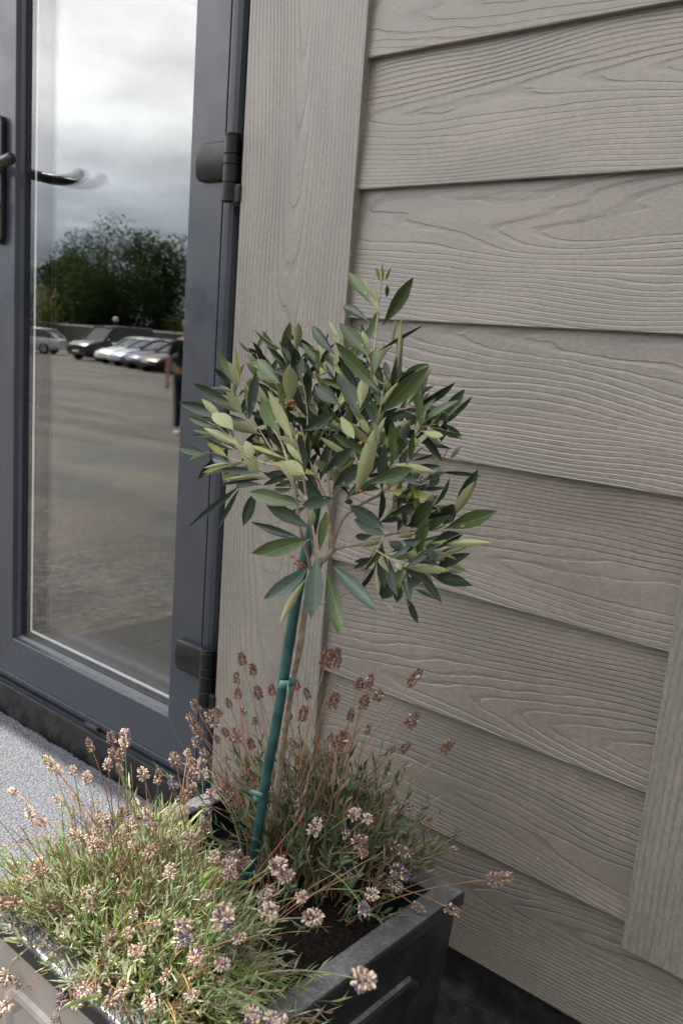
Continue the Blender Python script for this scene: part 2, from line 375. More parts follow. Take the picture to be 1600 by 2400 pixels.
# black bitumen strip under the cladding
bm = bmesh.new(); nx, ny = 40, 12
g = [[bm.verts.new((-.839 + 3.2 * i / nx, .04 - .62 * j / ny, GZ - .006 + rnd.uniform(-.002, .002))) for i in range(nx + 1)] for j in range(ny + 1)]
for j in range(ny):
    for i in range(nx): bm.faces.new((g[j][i], g[j + 1][i], g[j + 1][i + 1], g[j][i + 1]))
tag(obj('ground_strip', bm, m_black, smooth=True), 'black bitumen strip of ground along the foot of the cladding', kind='structure')

# ------------------------------------------------------------------ clad wall
wall = thing('clad_wall', (.3, 0, GZ), 'grey timber-effect clad wall with overlapping horizontal boards behind the olive tree', 'wall')
H_TOP = 1.72
obj('wall_panel', BX(-.86, 2.4, .012, .15, -.80, H_TOP), m_black, wall)
obj('wall_panel', BX(-4.2, -1.93, .012, .15, -.80, H_TOP), m_clad, wall)
obj('wall_panel', BX(-1.929, -.861, .016, .15, 1.262, H_TOP), m_clad, wall)
obj('plinth', BX(-4.2, 2.4, .006, .15, -.98, -.803), m_black, wall)
seams = [-.815, -.655, -.487, -.314, -.1385, .0365, .2085, .378, .551, .724, .897, 1.07, 1.243, 1.416]
def plank(x0, x1, z0, hh, jit):
    """one lapped board; its foot stands proud of the board below"""
    cx, cz = (x0 + x1) / 2, z0 + hh / 2
    bm = bmesh.new(); q = 24
    prof = [(-.0125, 0.0012), (-.0118, 0.), (-.0032, 0.), (.0082, hh), (-.0012, hh)]
    rows = []
    for i in range(q + 1):
        x = x0 + (x1 - x0) * i / q; w = rnd.uniform(-.0004, .0004)
        rows.append([bm.verts.new((x - cx, y, z + z0 - cz + (w if k < 2 else 0))) for k, (y, z) in enumerate(prof)])
    for a, b in zip(rows, rows[1:]):
        for k in range(5): bm.faces.new((a[k], a[(k + 1) % 5], b[(k + 1) % 5], b[k]))
    bm.faces.new(rows[0][::-1]); bm.faces.new(rows[-1])
    o = obj('plank', bm, m_clad); o.location = (cx, 0, cz); o.rotation_euler = (0, jit, 0); adopt(o, wall)
for i, z in enumerate(seams): plank(-4.2, -2.11, z, (seams[i + 1] - z + .022) if i + 1 < len(seams) else .2, 0.)
for i, z in enumerate(seams): plank(-.8525, 2.4, z, (seams[i + 1] - z + .022) if i + 1 < len(seams) else .2, rnd.uniform(-.0006, .0006))
def board(x0, x1, z0, z1, y0, y1, lean, parent, name='trim_board'):
    """vertical board: built lying along X, then stood up so that its grain runs upwards"""
    w, h = x1 - x0, z1 - z0
    bm = bmesh.new(); box(bm, -h / 2, h / 2, -(y1 - y0) / 2, (y1 - y0) / 2, -w / 2, w / 2)
    o = obj(name, bm, m_trim, bevel=.0012); o.location = ((x0 + x1) / 2, (y0 + y1) / 2, (z0 + z1) / 2); o.rotation_euler = (0, R(90) + lean, 0); adopt(o, parent); return o
board(-1.071, -.843, -.83, H_TOP, -.0195, .009, 0., wall)
board(-2.12, -1.90, -.83, H_TOP, -.008, .009, 0., wall)
t2 = board(-.336, -.106, -.682, H_TOP, -.0265, -.0135, R(.9), wall); t2.location.x += .019

# ------------------------------------------------------------------ door frame and glazed door
frame = thing('door_frame', (-1.49, .05, GZ), 'anthracite fixed frame round the glazed door', 'door frame')
DX0, DX1, DZ0, DZ1 = -1.867, -1.109, -.801, 1.2
for a in ((DX1 + .012, -1.0705, .012, .09, -.80, 1.26), (-1.929, DX0 - .012, .012, .09, -.80, 1.26)):
    obj('jamb', BX(*a), m_pvc, frame, bevel=.003)
obj('head', BX(DX0 - .011, DX1 + .011, .0125, .09, DZ1 + .01, 1.26), m_pvc, frame, bevel=.003)
obj('threshold', BX(-1.93, -1.0715, -.004, .12, -.99, DZ0 - .006), m_black, frame, bevel=.003)
bm = BX(DX0 - .011, DX1 + .011, .004, .09, DZ0 - .0055, DZ0 - .001); obj('sill_strip', bm, m_pvc, frame)

door = thing('glazed_door', (-1.49, .03, DZ0), 'anthracite glazed door with black hinges and lever handle', 'door')
prof = [(0, .060), (0, .013), (.004, .006), (.011, .0015), (.0185, .0), (.0225, .0), (.0228, .0035), (.0252, .0035), (.0255, 0.), (.1065, 0.), (.1075, .0012), (.109, .005), (.1105, .0095), (.1130, .0115), (.1152, .0130), (.1168, .0148), (.1172, .0166), (.1172, .062)]
def corner(s, y, i):
    x = DX0 + s if i in (0, 3) else DX1 - s; z = DZ0 + s if i in (0, 1) else DZ1 - s
    return (x, y, z)
for nm, i, j in (('bottom_rail', 0, 1), ('stile', 1, 2), ('top_rail', 2, 3), ('stile', 3, 0)):
    bm = bmesh.new(); a = [bm.verts.new(corner(s, y, i)) for s, y in prof]; b = [bm.verts.new(corner(s, y, j)) for s, y in prof]
    n = len(prof)
    for k in range(n): bm.faces.new((a[k], a[(k + 1) % n], b[(k + 1) % n], b[k]))
    bm.faces.new(a[::-1]); bm.faces.new(b)
    obj(nm, bm, m_pvc, door, bevel=.0006, seg=1)
gx0, gx1, gz0, gz1 = DX0 + .1168, DX1 - .1168, DZ0 + .1168, DZ1 - .1168
obj('glass_pane', BX(gx0, gx1, .018, .024, gz0, gz1), m_glass, door)
obj('glass_pane', BX(gx0, gx1, .044, .048, gz0, gz1), m_glass, door)
for nm, a in (('spacer_bar', (gx0 + .0235, gx0 + .0285, 0.0246, .0435, gz0 + .011, gz1 - .011)), ('spacer_bar', (gx1 - .016, gx1 - .011, 0.0246, .0435, gz0 + .011, gz1 - .011)),
              ('spacer_bar', (gx0 + .0285, gx1 - .016, 0.0246, .0435, gz0 + .010, gz0 + .015)), ('spacer_bar', (gx0 + .0285, gx1 - .016, 0.0246, .0435, gz1 - .015, gz1 - .010))):
    obj(nm, BX(*a[:3], .0265, *a[4:]), m_spacer, door); obj('spacer_seal', BX(a[0], a[1], .0268, .0435, *a[4:]), m_gasket, door)
for k, a in enumerate(((gx0 - .001, gx0 + .0012, .0167, .0178, gz0, gz1), (gx1 - .0012, gx1 + .001, .0167, .0178, gz0, gz1), (gx0 + .0012, gx1 - .0012, .0167, .0178, gz0 - .001, gz0 + .0012))):
    obj('gasket', BX(*a), m_gasket, door)
obj('drain_cap', BX(-1.468, -1.428, -.006, .003, DZ0 + .006, DZ0 + .0125), m_pvc, door, bevel=.001)
def hinge(zc, hz0):
    """flag hinge: curved leaf on the stile, segmented knuckle, fixing plate on the frame"""
    kx, ky, kr = -1.0955, -.0175, .0135
    zt = zc + .040
    bm = bmesh.new()
    pr = [(zc + .034, .0), (zc + .0338, -.008), (zc + .032, -.0125), (zc + .026, -.0150), (zc + .006, -.0166), (zc - .013, -.0152), (zc - .0205, -.0125), (zc - .0238, -.008), (zc - .024, 0.)]
    r0 = []
    for x, sc in ((-1.186, .90), (-1.1845, .95), (-1.180, 1.), (-1.110, 1.03)):
        zm = zc + .006
        r0.append([bm.verts.new((x, y * (1 if sc > .93 else .8), zm + (z - zm) * sc)) for z, y in pr])
    for a, b in zip(r0, r0[1:]):
        for k in range(len(pr) - 1): bm.faces.new((a[k], a[k + 1], b[k + 1], b[k]))
    bm.faces.new(r0[0]); bm.faces.new(r0[-1][::-1])
    lf = obj('hinge', bm, m_hinge, door, smooth=True, bevel=.0015)
    segs = ((zt, zt - .003, .0125), (zt - .0042, zt - .030, kr), (zt - .0314, zt - .045, kr), (zt - .0464, zt - .072, kr), (zt - .0734, zt - .100, kr + .0012), (zt - .001, zt - .098, kr - .0022))
    for a, b, rr in segs: obj('knuckle', TB([(kx, ky, b), (kx, ky, a)], rr, n=24), m_hinge, lf, smooth=True, bevel=.0008)
    bm = BX(kx + .002, -1.0662, -.012, .0118, zt - .106, zt - .008); obj('fixing_plate', bm, m_hinge, lf, bevel=.003)
    bm = BX(kx + .008, -1.0690, -.0235, -.0125, zt - .104, zt - .074); obj('fixing_plate', bm, m_hinge, lf, bevel=.004)
hinge(.262, 0); hinge(-.566, 0)
bm = bmesh.new(); poly = []
for cx_, cz_, a0 in ((-1.813 + .0, .382, 0), (-1.813, .168, 180)):
    for k in range(9):
        a = R(a0 + 180 * k / 8); poly.append((cx_ + .0195 * math.cos(a), cz_ + .0195 * math.sin(a)))
prism(bm, poly, 'y', -.0125, -.0005); plate = obj('handle', bm, m_handle, door, bevel=.003, seg=3)
lp = smooth_pts([(-1.813, -.056, .300), (-1.795, -.060, .2965), (-1.755, -.062, .292), (-1.712, -.061, .2925), (-1.685, -.058, .297), (-1.668, -.055, .302)], 5)
bm = bmesh.new(); tube(bm, lp, [.0115] + [.0112] * (len(lp) - 4) + [.0098, .0078, .003], n=14); obj('lever', bm, m_handle, plate, smooth=True)
obj('lever_neck', TB([(-1.813, -.0128, .300), (-1.813, -.060, .300)], .0105, n=16), m_handle, plate, smooth=True)
bm = bmesh.new(); tube(bm, [(-1.806, -.0205, .226), (-1.806, -.0126, .226)], .0095, n=20); obj('lock_cylinder', bm, m_steel, plate, smooth=True, bevel=.001)
obj('lock_cylinder', BX(-1.8105, -1.8015, -.0195, -.0126, .192, .217), m_steel, plate, bevel=.002)

# dim room behind the glass
bm = bmesh.new(); box(bm, -4.1, 2.3, .151, 5.0, -.87, 1.7)
for f in list(bm.faces):
    if all(abs(v.co.y - .151) < 1e-4 for v in f.verts): bm.faces.remove(f)
tag(obj('room_interior', bm, m_room), 'dim room behind the door glass', kind='structure')
# roof, and an added canopy out of view that shades tree and planter
bm = BX(-4.3, 2.5, -.02, 5.2, H_TOP + .001, H_TOP + .10); tag(obj('roof', bm, m_pvc), 'flat dark roof edge above the clad wall', 'roof')
cano = thing('shade_canopy', (-1.8, -.02, 1.30), 'added grey canopy out of view above the door, cut to shade the olive tree and planter', 'canopy')
poly = [(-2.56, -.022), (-2.17, -.33), (-1.85, -.60), (-1.70, -.68), (-1.15, -.68), (-.80, -.022)]  # outline shaped for where its shade ends on planter and crown
bm = bmesh.new(); prism(bm, poly, 'z', 1.30, 1.345); obj('shade_board', bm, m_pvc, cano, bevel=.004)
for x in (-2.2, -1.2): obj('shade_bracket', TB([(x, -.02, 1.22), (x, -.10, 1.25), (x, -.16, 1.298)], .01, n=8), m_pvc, cano)

# ------------------------------------------------------------------ planter
PX0, PX1, PY0, PY1, PZ = -.832, -.466, -.577, -.176, -.6
planter = thing('planter', ((PX0 + PX1) / 2, (PY0 + PY1) / 2, GZ), 'square black plastic planter with a wide rim and moulded side panels', 'planter')
bm = bmesh.new(); rw, rh, ov = .030, .019, .006
def ring(d, z): return [bm.verts.new(p) for p in ((PX0 + d, PY0 + d, z), (PX1 - d, PY0 + d, z), (PX1 - d, PY1 - d, z), (PX0 + d, PY1 - d, z))]
lv = [ring(ov, PZ - rh), ring(0, PZ - rh), ring(0, PZ - .003), ring(.003, PZ), ring(rw - .002, PZ), ring(rw, PZ - .002), ring(rw + .003, PZ - rh)]
for a, b in zip(lv, lv[1:]):
    for k in range(4): bm.faces.new((a[k], a[(k + 1) % 4], b[(k + 1) % 4], b[k]))
obj('rim', bm, m_planter, planter, bevel=.002)
bm = bmesh.new()
lv = [ring(rw + .003, PZ - rh + .0005), ring(rw + .006, PZ - .16), ring(rw + .02, PZ - .162)]
for a, b in zip(lv, lv[1:]):
    for k in range(4): bm.faces.new((a[k], a[(k + 1) % 4], b[(k + 1) % 4], b[k]))
lv = [ring(ov, PZ - rh - .0002), ring(.018, GZ + .012), ring(.010, GZ + .010), ring(.010, GZ + .001)]
for a, b in zip(lv, lv[1:]):
    for k in range(4): bm.faces.new((a[k], a[(k + 1) % 4], b[(k + 1) % 4], b[k]))
bm.faces.new(lv[-1]); bm.normal_update()
bm.faces.ensure_lookup_table()
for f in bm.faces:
    if all(v.co.y < PY0 + .025 for v in f.verts): f.material_index = 1      # the front, with sunlight painted into its colour
obj('planter_body', bm, [m_planter, m_planter_sunlit], planter, bevel=.002)
def loop_at(bm, side, a0, a1, z0, z1, c, i, h):
    u0, u1, w0, w1 = a0 + i, a1 - i, z0 + i, z1 - i; out = []
    for u, w in ((u0 + c, w0), (u1 - c, w0), (u1, w0 + c), (u1, w1 - c), (u1 - c, w1), (u0 + c, w1), (u0, w1 - c), (u0, w0 + c)):
        t = (PZ - rh - w) / (PZ - rh - GZ); ins = ov + .012 * t - h
        out.append(bm.verts.new({'f': (u, PY0 + ins, w), 'b': (u, PY1 - ins, w), 'l': (PX0 + ins, u, w), 'r': (PX1 - ins, u, w)}[side]))
    return out
def panel(side):
    """raised picture-frame moulding with a clipped-corner inner panel"""
    z0, z1 = GZ + .045, PZ - .068
    a0, a1 = (PX0 + .062, PX1 - .062) if side in 'fb' else (PY0 + .065, PY1 - .065)
    bm = bmesh.new()
    lv = [loop_at(bm, side, a0, a1, z0, z1, .02, i, h) for i, h in ((0, -.0005), (.003, .004), (.008, .006), (.013, .004), (.017, .0008))]
    for a, b in zip(lv, lv[1:]):
        for k in range(8): bm.faces.new((a[k], a[(k + 1) % 8], b[(k + 1) % 8], b[k]))
    bm.faces.new(lv[-1])
    obj('moulded_panel', bm, m_planter_sunlit if side == 'f' else m_planter, planter)
for s_ in 'fblr': panel(s_)
bm = bmesh.new(); q = 26
g = [[None] * (q + 1) for _ in range(q + 1)]
for j in range(q + 1):
    for i in range(q + 1):
        u, v = i / q, j / q
        g[j][i] = bm.verts.new((PX0 + rw + .004 + (PX1 - PX0 - 2 * rw - .008) * u, PY0 + rw + .004 + (PY1 - PY0 - 2 * rw - .008) * v,
                                PZ - .045 + .012 * math.exp(-((u - .45) ** 2 + (v - .65) ** 2) * 8) + rnd.uniform(-.004, .004)))
for j in range(q):
    for i in range(q): bm.faces.new((g[j][i], g[j][i + 1], g[j + 1][i + 1], g[j + 1][i]))
tag(obj('potting_soil', bm, m_soil, smooth=True), 'dark potting soil filling the planter', 'soil', kind='stuff')

# ------------------------------------------------------------------ olive tree
olive = thing('olive_tree', (-.677, -.291, PZ - .04), 'young olive tree with a loose round head of leaves, tied to a green stake', 'tree')
def C6(x, y): return 400 + x / 1.96, 600 + y / 1.96           # positions read on an enlargement of the crown
def P6(x, y, Y): return at(*C6(x, y), Y)
trunk = [at(x - 5, y, Y) for x, y, Y in ((612, 2085, -.292), (618, 2049, -.292), (634, 1946, -.297), (652, 1857, -.302), (673, 1700, -.308), (691, 1589, -.312), (708, 1500, -.316), (717, 1437, -.318), (733, 1370, -.322), (757, 1314, -.326))]
tp = smooth_pts(trunk, 4)
obj('trunk', TB(tp, [.0043 - .0010 * i / len(tp) + rnd.uniform(-.00025, .0003) for i in range(len(tp))], n=10), m_bark, olive, smooth=True)
tops = trunk[-1]
branch_specs = [
    ([(757, 1314, -.326), (777, 1288, -.325), (774, 1238, -.33), (770, 1187, -.335), (768, 1130, -.335), (775, 1060, -.33), (800, 990, -.33), (835, 930, -.335), (868, 880, -.34)], .0033, .0016),
    ([(757, 1314, -.326), (790, 1285, -.32), (859, 1273, -.32), (900, 1255, -.315), (960, 1245, -.30), (1020, 1240, -.295), (1060, 1215, -.30)], .0027, .0011),
    ([(777, 1288, -.325), (800, 1220, -.31), (850, 1180, -.30), (905, 1150, -.29), (950, 1090, -.28), (985, 1050, -.28)], .0024, .001),
    ([(733, 1370, -.322), (720, 1300, -.36), (700, 1230, -.385), (690, 1150, -.40), (660, 1100, -.41), (600, 1080, -.41), (560, 1060, -.41), (520, 1040, -.41)], .0026, .0011),
    ([(770, 1187, -.335), (740, 1120, -.34), (720, 1060, -.34), (700, 980, -.335), (680, 900, -.33)], .0022, .001),
    ([(717, 1437, -.318), (740, 1420, -.312), (775, 1406, -.305), (815, 1388, -.30), (844, 1368, -.30), (862, 1320, -.30), (880, 1280, -.30)], .0018, .001),
    ([(844, 1368, -.30), (880, 1366, -.295), (920, 1365, -.29), (980, 1345, -.285), (1010, 1320, -.28)], .0014, .0009),
    ([(735, 1300, -.36), (728, 1235, -.42), (716, 1160, -.445), (706, 1090, -.45), (694, 1040, -.455), (680, 990, -.46)], .0017, .001),
    ([(868, 880, -.34), (875, 830, -.345), (880, 780, -.345), (886, 720, -.345), (893, 660, -.345), (903, 628, -.345)], .0014, .0006),
    ([(835, 930, -.335), (880, 950, -.33), (930, 930, -.32), (990, 970, -.315), (1010, 950, -.315)], .0016, .0008),
    ([(868, 880, -.34), (905, 900, -.33), (925, 840, -.33), (932, 780, -.33), (941, 750, -.33)], .0012, .0006),
    ([(690, 1150, -.40), (660, 1040, -.385), (620, 980, -.375), (590, 930, -.37), (555, 860, -.37), (548, 825, -.37)], .0016, .0007),
    ([(680, 900, -.33), (700, 860, -.33), (745, 880, -.33), (790, 850, -.33), (797, 790, -.33)], .0012, .0006),
    ([(985, 1050, -.28), (1010, 1060, -.28), (1030, 1080, -.28), (1050, 1050, -.28)], .0010, .0006),
    ([(716, 1160, -.445), (735, 1250, -.445), (738, 1300, -.445), (742, 1330, -.445)], .0013, .0009),
]
for pts, r0, r1 in branch_specs:
    pp = smooth_pts([at(x, y, Y) for x, y, Y in pts], 3); k = len(pp)
    obj('branch', TB(pp, [(r0 + (r1 - r0) * i / (k - 1)) * .8 * (1 + rnd.uniform(-.08, .08)) for i in range(k)], n=7), m_bark if r0 > .0015 else m_twig, olive, smooth=True)
# leaf meshes: lanceolate blade with a sunken midrib, upper and lower skins; unit length along Y, unit half width along X
def leaf_mesh(top, curl, bend, blunt):
    sec = ((0., .05, 0), (.10, .34, 0), (.27, .78, 0), (.48, 1., 0), (.70, .90, 0), (.87, .52, 0), (.97, .16, 0), (1., .02, 0))
    verts = []; faces = []; mi = []
    for skin, off in ((0, .004), (1, -.004)):
        b = len(verts)
        for t, w, _ in sec:
            zc = curl * (t * t - .3 * t)
            w2 = w * (1 + blunt * (t - .45) * 1.6 * (1 - t) * 2)
            for sx in (-1, 0, 1): verts.append((sx * w2 * .5 + bend * t * t, t, zc + off + (-.05 * w if sx == 0 else .035 * w) + .03 * sx * bend * t))
        for i in range(len(sec) - 1):
            for k in range(2):
                f = (b + i * 3 + k, b + i * 3 + k + 1, b + i * 3 + k + 4, b + i * 3 + k + 3)
                faces.append(f if skin == 0 else f[::-1]); mi.append(skin)
    me = bpy.data.meshes.new('leaf'); me.from_pydata(verts, [], faces); me.materials.append(LEAF_TOP[top]); me.materials.append(m_under)
    for p, q in zip(me.polygons, mi): p.material_index = q; p.use_smooth = True
    return me
LM = {(k, c): leaf_mesh(k, *v) for k in 'gdby' for c, v in enumerate(((-.20, .25, .3), (.05, -.3, .5), (.24, .1, 0.), (-.05, -.12, .6), (.36, .35, .2), (-.34, 0., .4)))}
n_leaf = 0; extra = []
def leaf(base, tip, w, kind, roll=None, under=False):
    """leaf from its stalk to its tip; w is its real width"""
    global n_leaf
    a = tip - base; ln = a.length; a.normalize()
    v = (CAM - base).normalized(); n = (v - a * v.dot(a)).normalized()
    if under: n = -n
    n = Quaternion(a, roll if roll is not None else rnd.uniform(-.7, .7)) @ n
    x = a.cross(n)
    M = Matrix((x * w, a * ln, n * ln)).transposed().to_4x4(); M.translation = base
    if n_leaf >= 300:                                            # the rest, deep inside the head, go into one mass
        extra.append((M, kind)); return
    o = bpy.data.objects.new('leaf', LM[(kind, rnd.randrange(6))]); C.objects.link(o)
    o.matrix_world = M; o.matrix_basis = M; adopt(o, olive); n_leaf += 1
# leaves that the photograph shows one by one: stalk, tip, apparent width (enlargement pixels), distance, kind ('u' = underside to the viewer)
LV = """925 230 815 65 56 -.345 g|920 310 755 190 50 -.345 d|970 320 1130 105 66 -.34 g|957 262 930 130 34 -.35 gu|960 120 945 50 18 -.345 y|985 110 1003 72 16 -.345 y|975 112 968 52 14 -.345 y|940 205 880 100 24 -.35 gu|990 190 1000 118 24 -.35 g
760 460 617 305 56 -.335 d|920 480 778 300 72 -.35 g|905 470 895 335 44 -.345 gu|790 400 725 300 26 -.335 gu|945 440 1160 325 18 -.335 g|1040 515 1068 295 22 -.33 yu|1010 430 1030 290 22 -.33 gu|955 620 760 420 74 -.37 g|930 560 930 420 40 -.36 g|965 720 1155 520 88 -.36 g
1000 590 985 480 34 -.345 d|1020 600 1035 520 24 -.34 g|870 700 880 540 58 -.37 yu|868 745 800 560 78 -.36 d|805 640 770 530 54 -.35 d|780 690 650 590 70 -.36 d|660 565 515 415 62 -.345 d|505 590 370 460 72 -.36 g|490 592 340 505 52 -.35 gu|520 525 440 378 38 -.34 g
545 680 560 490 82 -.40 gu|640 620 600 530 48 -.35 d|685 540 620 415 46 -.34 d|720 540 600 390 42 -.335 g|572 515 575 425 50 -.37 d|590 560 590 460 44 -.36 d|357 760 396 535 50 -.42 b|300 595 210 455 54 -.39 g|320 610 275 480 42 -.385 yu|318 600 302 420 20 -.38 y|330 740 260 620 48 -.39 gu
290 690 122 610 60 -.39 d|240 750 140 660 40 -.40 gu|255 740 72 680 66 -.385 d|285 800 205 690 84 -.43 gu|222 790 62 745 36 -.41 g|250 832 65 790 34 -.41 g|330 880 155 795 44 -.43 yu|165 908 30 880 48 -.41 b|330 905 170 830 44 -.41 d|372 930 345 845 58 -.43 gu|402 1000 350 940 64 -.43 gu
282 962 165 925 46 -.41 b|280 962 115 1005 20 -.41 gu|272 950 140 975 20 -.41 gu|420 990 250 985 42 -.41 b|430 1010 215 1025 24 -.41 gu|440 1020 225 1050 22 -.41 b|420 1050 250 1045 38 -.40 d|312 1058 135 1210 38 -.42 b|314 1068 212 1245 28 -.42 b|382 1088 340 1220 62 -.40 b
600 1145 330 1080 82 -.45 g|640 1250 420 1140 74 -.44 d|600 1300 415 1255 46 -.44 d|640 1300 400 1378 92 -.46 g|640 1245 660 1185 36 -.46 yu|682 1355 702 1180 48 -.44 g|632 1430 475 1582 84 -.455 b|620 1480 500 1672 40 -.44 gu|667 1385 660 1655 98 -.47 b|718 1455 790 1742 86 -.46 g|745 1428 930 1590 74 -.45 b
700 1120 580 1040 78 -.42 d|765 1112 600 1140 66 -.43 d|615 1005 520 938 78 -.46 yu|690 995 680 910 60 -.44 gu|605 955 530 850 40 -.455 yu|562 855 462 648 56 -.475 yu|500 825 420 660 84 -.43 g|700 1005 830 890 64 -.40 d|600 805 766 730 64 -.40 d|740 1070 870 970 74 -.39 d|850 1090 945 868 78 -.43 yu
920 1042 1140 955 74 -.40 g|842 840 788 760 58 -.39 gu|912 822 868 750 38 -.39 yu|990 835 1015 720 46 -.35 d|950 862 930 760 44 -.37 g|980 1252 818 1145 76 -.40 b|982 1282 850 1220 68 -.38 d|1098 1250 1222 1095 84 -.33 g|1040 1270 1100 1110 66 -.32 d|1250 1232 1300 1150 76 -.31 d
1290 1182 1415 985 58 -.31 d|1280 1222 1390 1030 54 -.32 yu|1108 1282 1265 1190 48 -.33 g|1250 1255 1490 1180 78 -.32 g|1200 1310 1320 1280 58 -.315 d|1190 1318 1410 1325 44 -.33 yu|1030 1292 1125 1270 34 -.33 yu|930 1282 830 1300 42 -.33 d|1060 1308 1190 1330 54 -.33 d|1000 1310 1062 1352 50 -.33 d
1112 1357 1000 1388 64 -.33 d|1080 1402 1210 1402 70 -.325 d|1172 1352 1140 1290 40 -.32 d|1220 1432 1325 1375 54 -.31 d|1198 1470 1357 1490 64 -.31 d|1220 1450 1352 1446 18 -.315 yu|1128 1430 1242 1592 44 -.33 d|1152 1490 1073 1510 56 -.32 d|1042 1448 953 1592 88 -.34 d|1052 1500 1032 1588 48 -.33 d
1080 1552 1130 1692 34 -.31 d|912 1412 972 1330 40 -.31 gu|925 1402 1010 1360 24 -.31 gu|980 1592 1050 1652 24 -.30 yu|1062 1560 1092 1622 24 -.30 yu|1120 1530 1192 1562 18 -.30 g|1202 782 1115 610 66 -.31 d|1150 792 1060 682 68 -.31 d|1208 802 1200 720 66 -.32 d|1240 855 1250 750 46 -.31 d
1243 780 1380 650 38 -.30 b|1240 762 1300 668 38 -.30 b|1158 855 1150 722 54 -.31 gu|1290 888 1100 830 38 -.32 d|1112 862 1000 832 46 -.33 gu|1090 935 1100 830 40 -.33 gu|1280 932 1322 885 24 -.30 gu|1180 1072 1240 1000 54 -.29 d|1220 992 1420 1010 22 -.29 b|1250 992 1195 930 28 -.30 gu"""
SC = 1 / 1.96
for rec in LV.replace('\n', '|').split('|'):
    q = rec.split(); x0, y0, x1, y1, w = map(float, q[:5]); Y = float(q[5]); k = q[6]
    b = P6(x0, y0, Y); t = P6(x1, y1, Y + rnd.uniform(-.022, .012))
    d = (b - CAM).dot(cam_fwd); ww = w * SC / FPX * d * .86
    leaf(b, t, ww, k[0], rnd.uniform(-.28, .28), k.endswith('u'))
# shoots between them: opposite pairs of leaves along thin twigs, behind and inside the head
shoots = [(690, 1040, 600, 830), (720, 1000, 690, 830), (760, 1000, 745, 830), (800, 980, 800, 850), (840, 1000, 850, 880), (870, 1040, 900, 900), (640, 1060, 560, 930), (620, 1090, 510, 1000), (600, 1090, 500, 1060), (680, 1100, 640, 960),
          (740, 1090, 780, 960), (800, 1100, 860, 1000), (850, 1120, 930, 1020), (900, 1120, 985, 1010), (880, 1160, 960, 1080), (930, 1180, 1000, 1120), (700, 1130, 620, 1060), (760, 1140, 720, 1050), (820, 1150, 800, 1060), (870, 1230, 940, 1180),
          (940, 1240, 1010, 1190), (660, 950, 640, 860), (930, 960, 985, 940), (960, 1000, 1035, 990), (590, 1000, 540, 900), (900, 960, 940, 880), (930, 1300, 1010, 1290), (780, 1050, 730, 930), (830, 930, 815, 830), (880, 890, 850, 790), (700, 930, 660, 820), (700, 1085, 655, 1000), (740, 1065, 765, 985), (720, 1125, 685, 1060), (790, 1085, 835, 1010), (650, 1065, 690, 985), (840, 1085, 805, 1000), (620, 1045, 650, 965), (900, 1085, 870, 1005), (760, 1010, 720, 920), (850, 1010, 890, 930), (960, 1270, 1030, 1300), (880, 1290, 950, 1330), (900, 1250, 880, 1320), (744, 1165, 700, 1095), (772, 1160, 805, 1085), (722, 1195, 672, 1130), (800, 1180, 850, 1120)]
for (x0, y0, x1, y1) in shoots:
    Y0 = -.335 + rnd.uniform(-.03, .035); Y1 = Y0 + rnd.uniform(-.02, .035)
    a, b = at(x0, y0, Y0), at(x1, y1, Y1); mid = (a + b) / 2 + Vector((rnd.uniform(-.008, .008), rnd.uniform(-.008, .008), -.004))
    pp = bez(a, mid, b, 6); obj('twig', TB(pp, [.0009 - .0005 * i / 6 for i in range(7)], n=5), m_twig, olive, smooth=True)
    d = (b - a).normalized(); sd = d.orthogonal().normalized(); ang = rnd.uniform(0, 6.28)
    for i in (1, 2, 4, 5, 6):
        for s in (0, math.pi):
            ax = Quaternion(d, ang + i * .8 + s) @ sd
            dr = (d * rnd.uniform(.55, .9) + ax * rnd.uniform(.5, .9)).normalized(); ln = rnd.uniform(.030, .050) * (1.06 - .05 * i)
            leaf(pp[i], pp[i] + dr * ln, ln * rnd.uniform(.17, .25), rnd.choice('ggddddbgy' if rnd.random() < .5 else 'gdddb'), rnd.uniform(-1.1, 1.1), rnd.random() < .34)
V_, F_, MI_ = [], [], []
mats_ = [LEAF_TOP[k] for k in 'gdby'] + [m_under]
for M, kind in extra:
    me = LM[(kind, rnd.randrange(6))]; b = len(V_)
    V_ += [tuple(M @ v.co) for v in me.vertices]
    for p in me.polygons: F_.append(tuple(b + i for i in p.vertices)); MI_.append('gdby'.index(kind) if p.material_index == 0 else 4)
if V_:
    me = bpy.data.meshes.new('inner_leaves'); me.from_pydata(V_, [], F_)
    for mm in mats_: me.materials.append(mm)
    for p, q in zip(me.polygons, MI_): p.material_index = q; p.use_smooth = True
    obj('inner_leaves', me, mats_, olive)['kind'] = 'stuff'
# small rust flower buds
for (x, y) in ((555, 1380), (580, 1400), (600, 1415), (568, 1412), (598, 1430), (1150, 1015), (1165, 1030), (1140, 1040), (1170, 1050), (530, 680), (556, 690), (545, 670), (890, 850), (870, 1080)):
    c = P6(x, y, -.45 if x < 650 and y > 1300 else -.30 if x > 1000 else -.45)
    bm = bmesh.new(); bmesh.ops.create_icosphere(bm, subdivisions=1, radius=.0014, matrix=Matrix.Translation(c)); tube(bm, [c, c + Vector((.004, .002, -.002))], .0004, n=4)
    obj('flower_bud', bm, m_bud, olive, smooth=True)

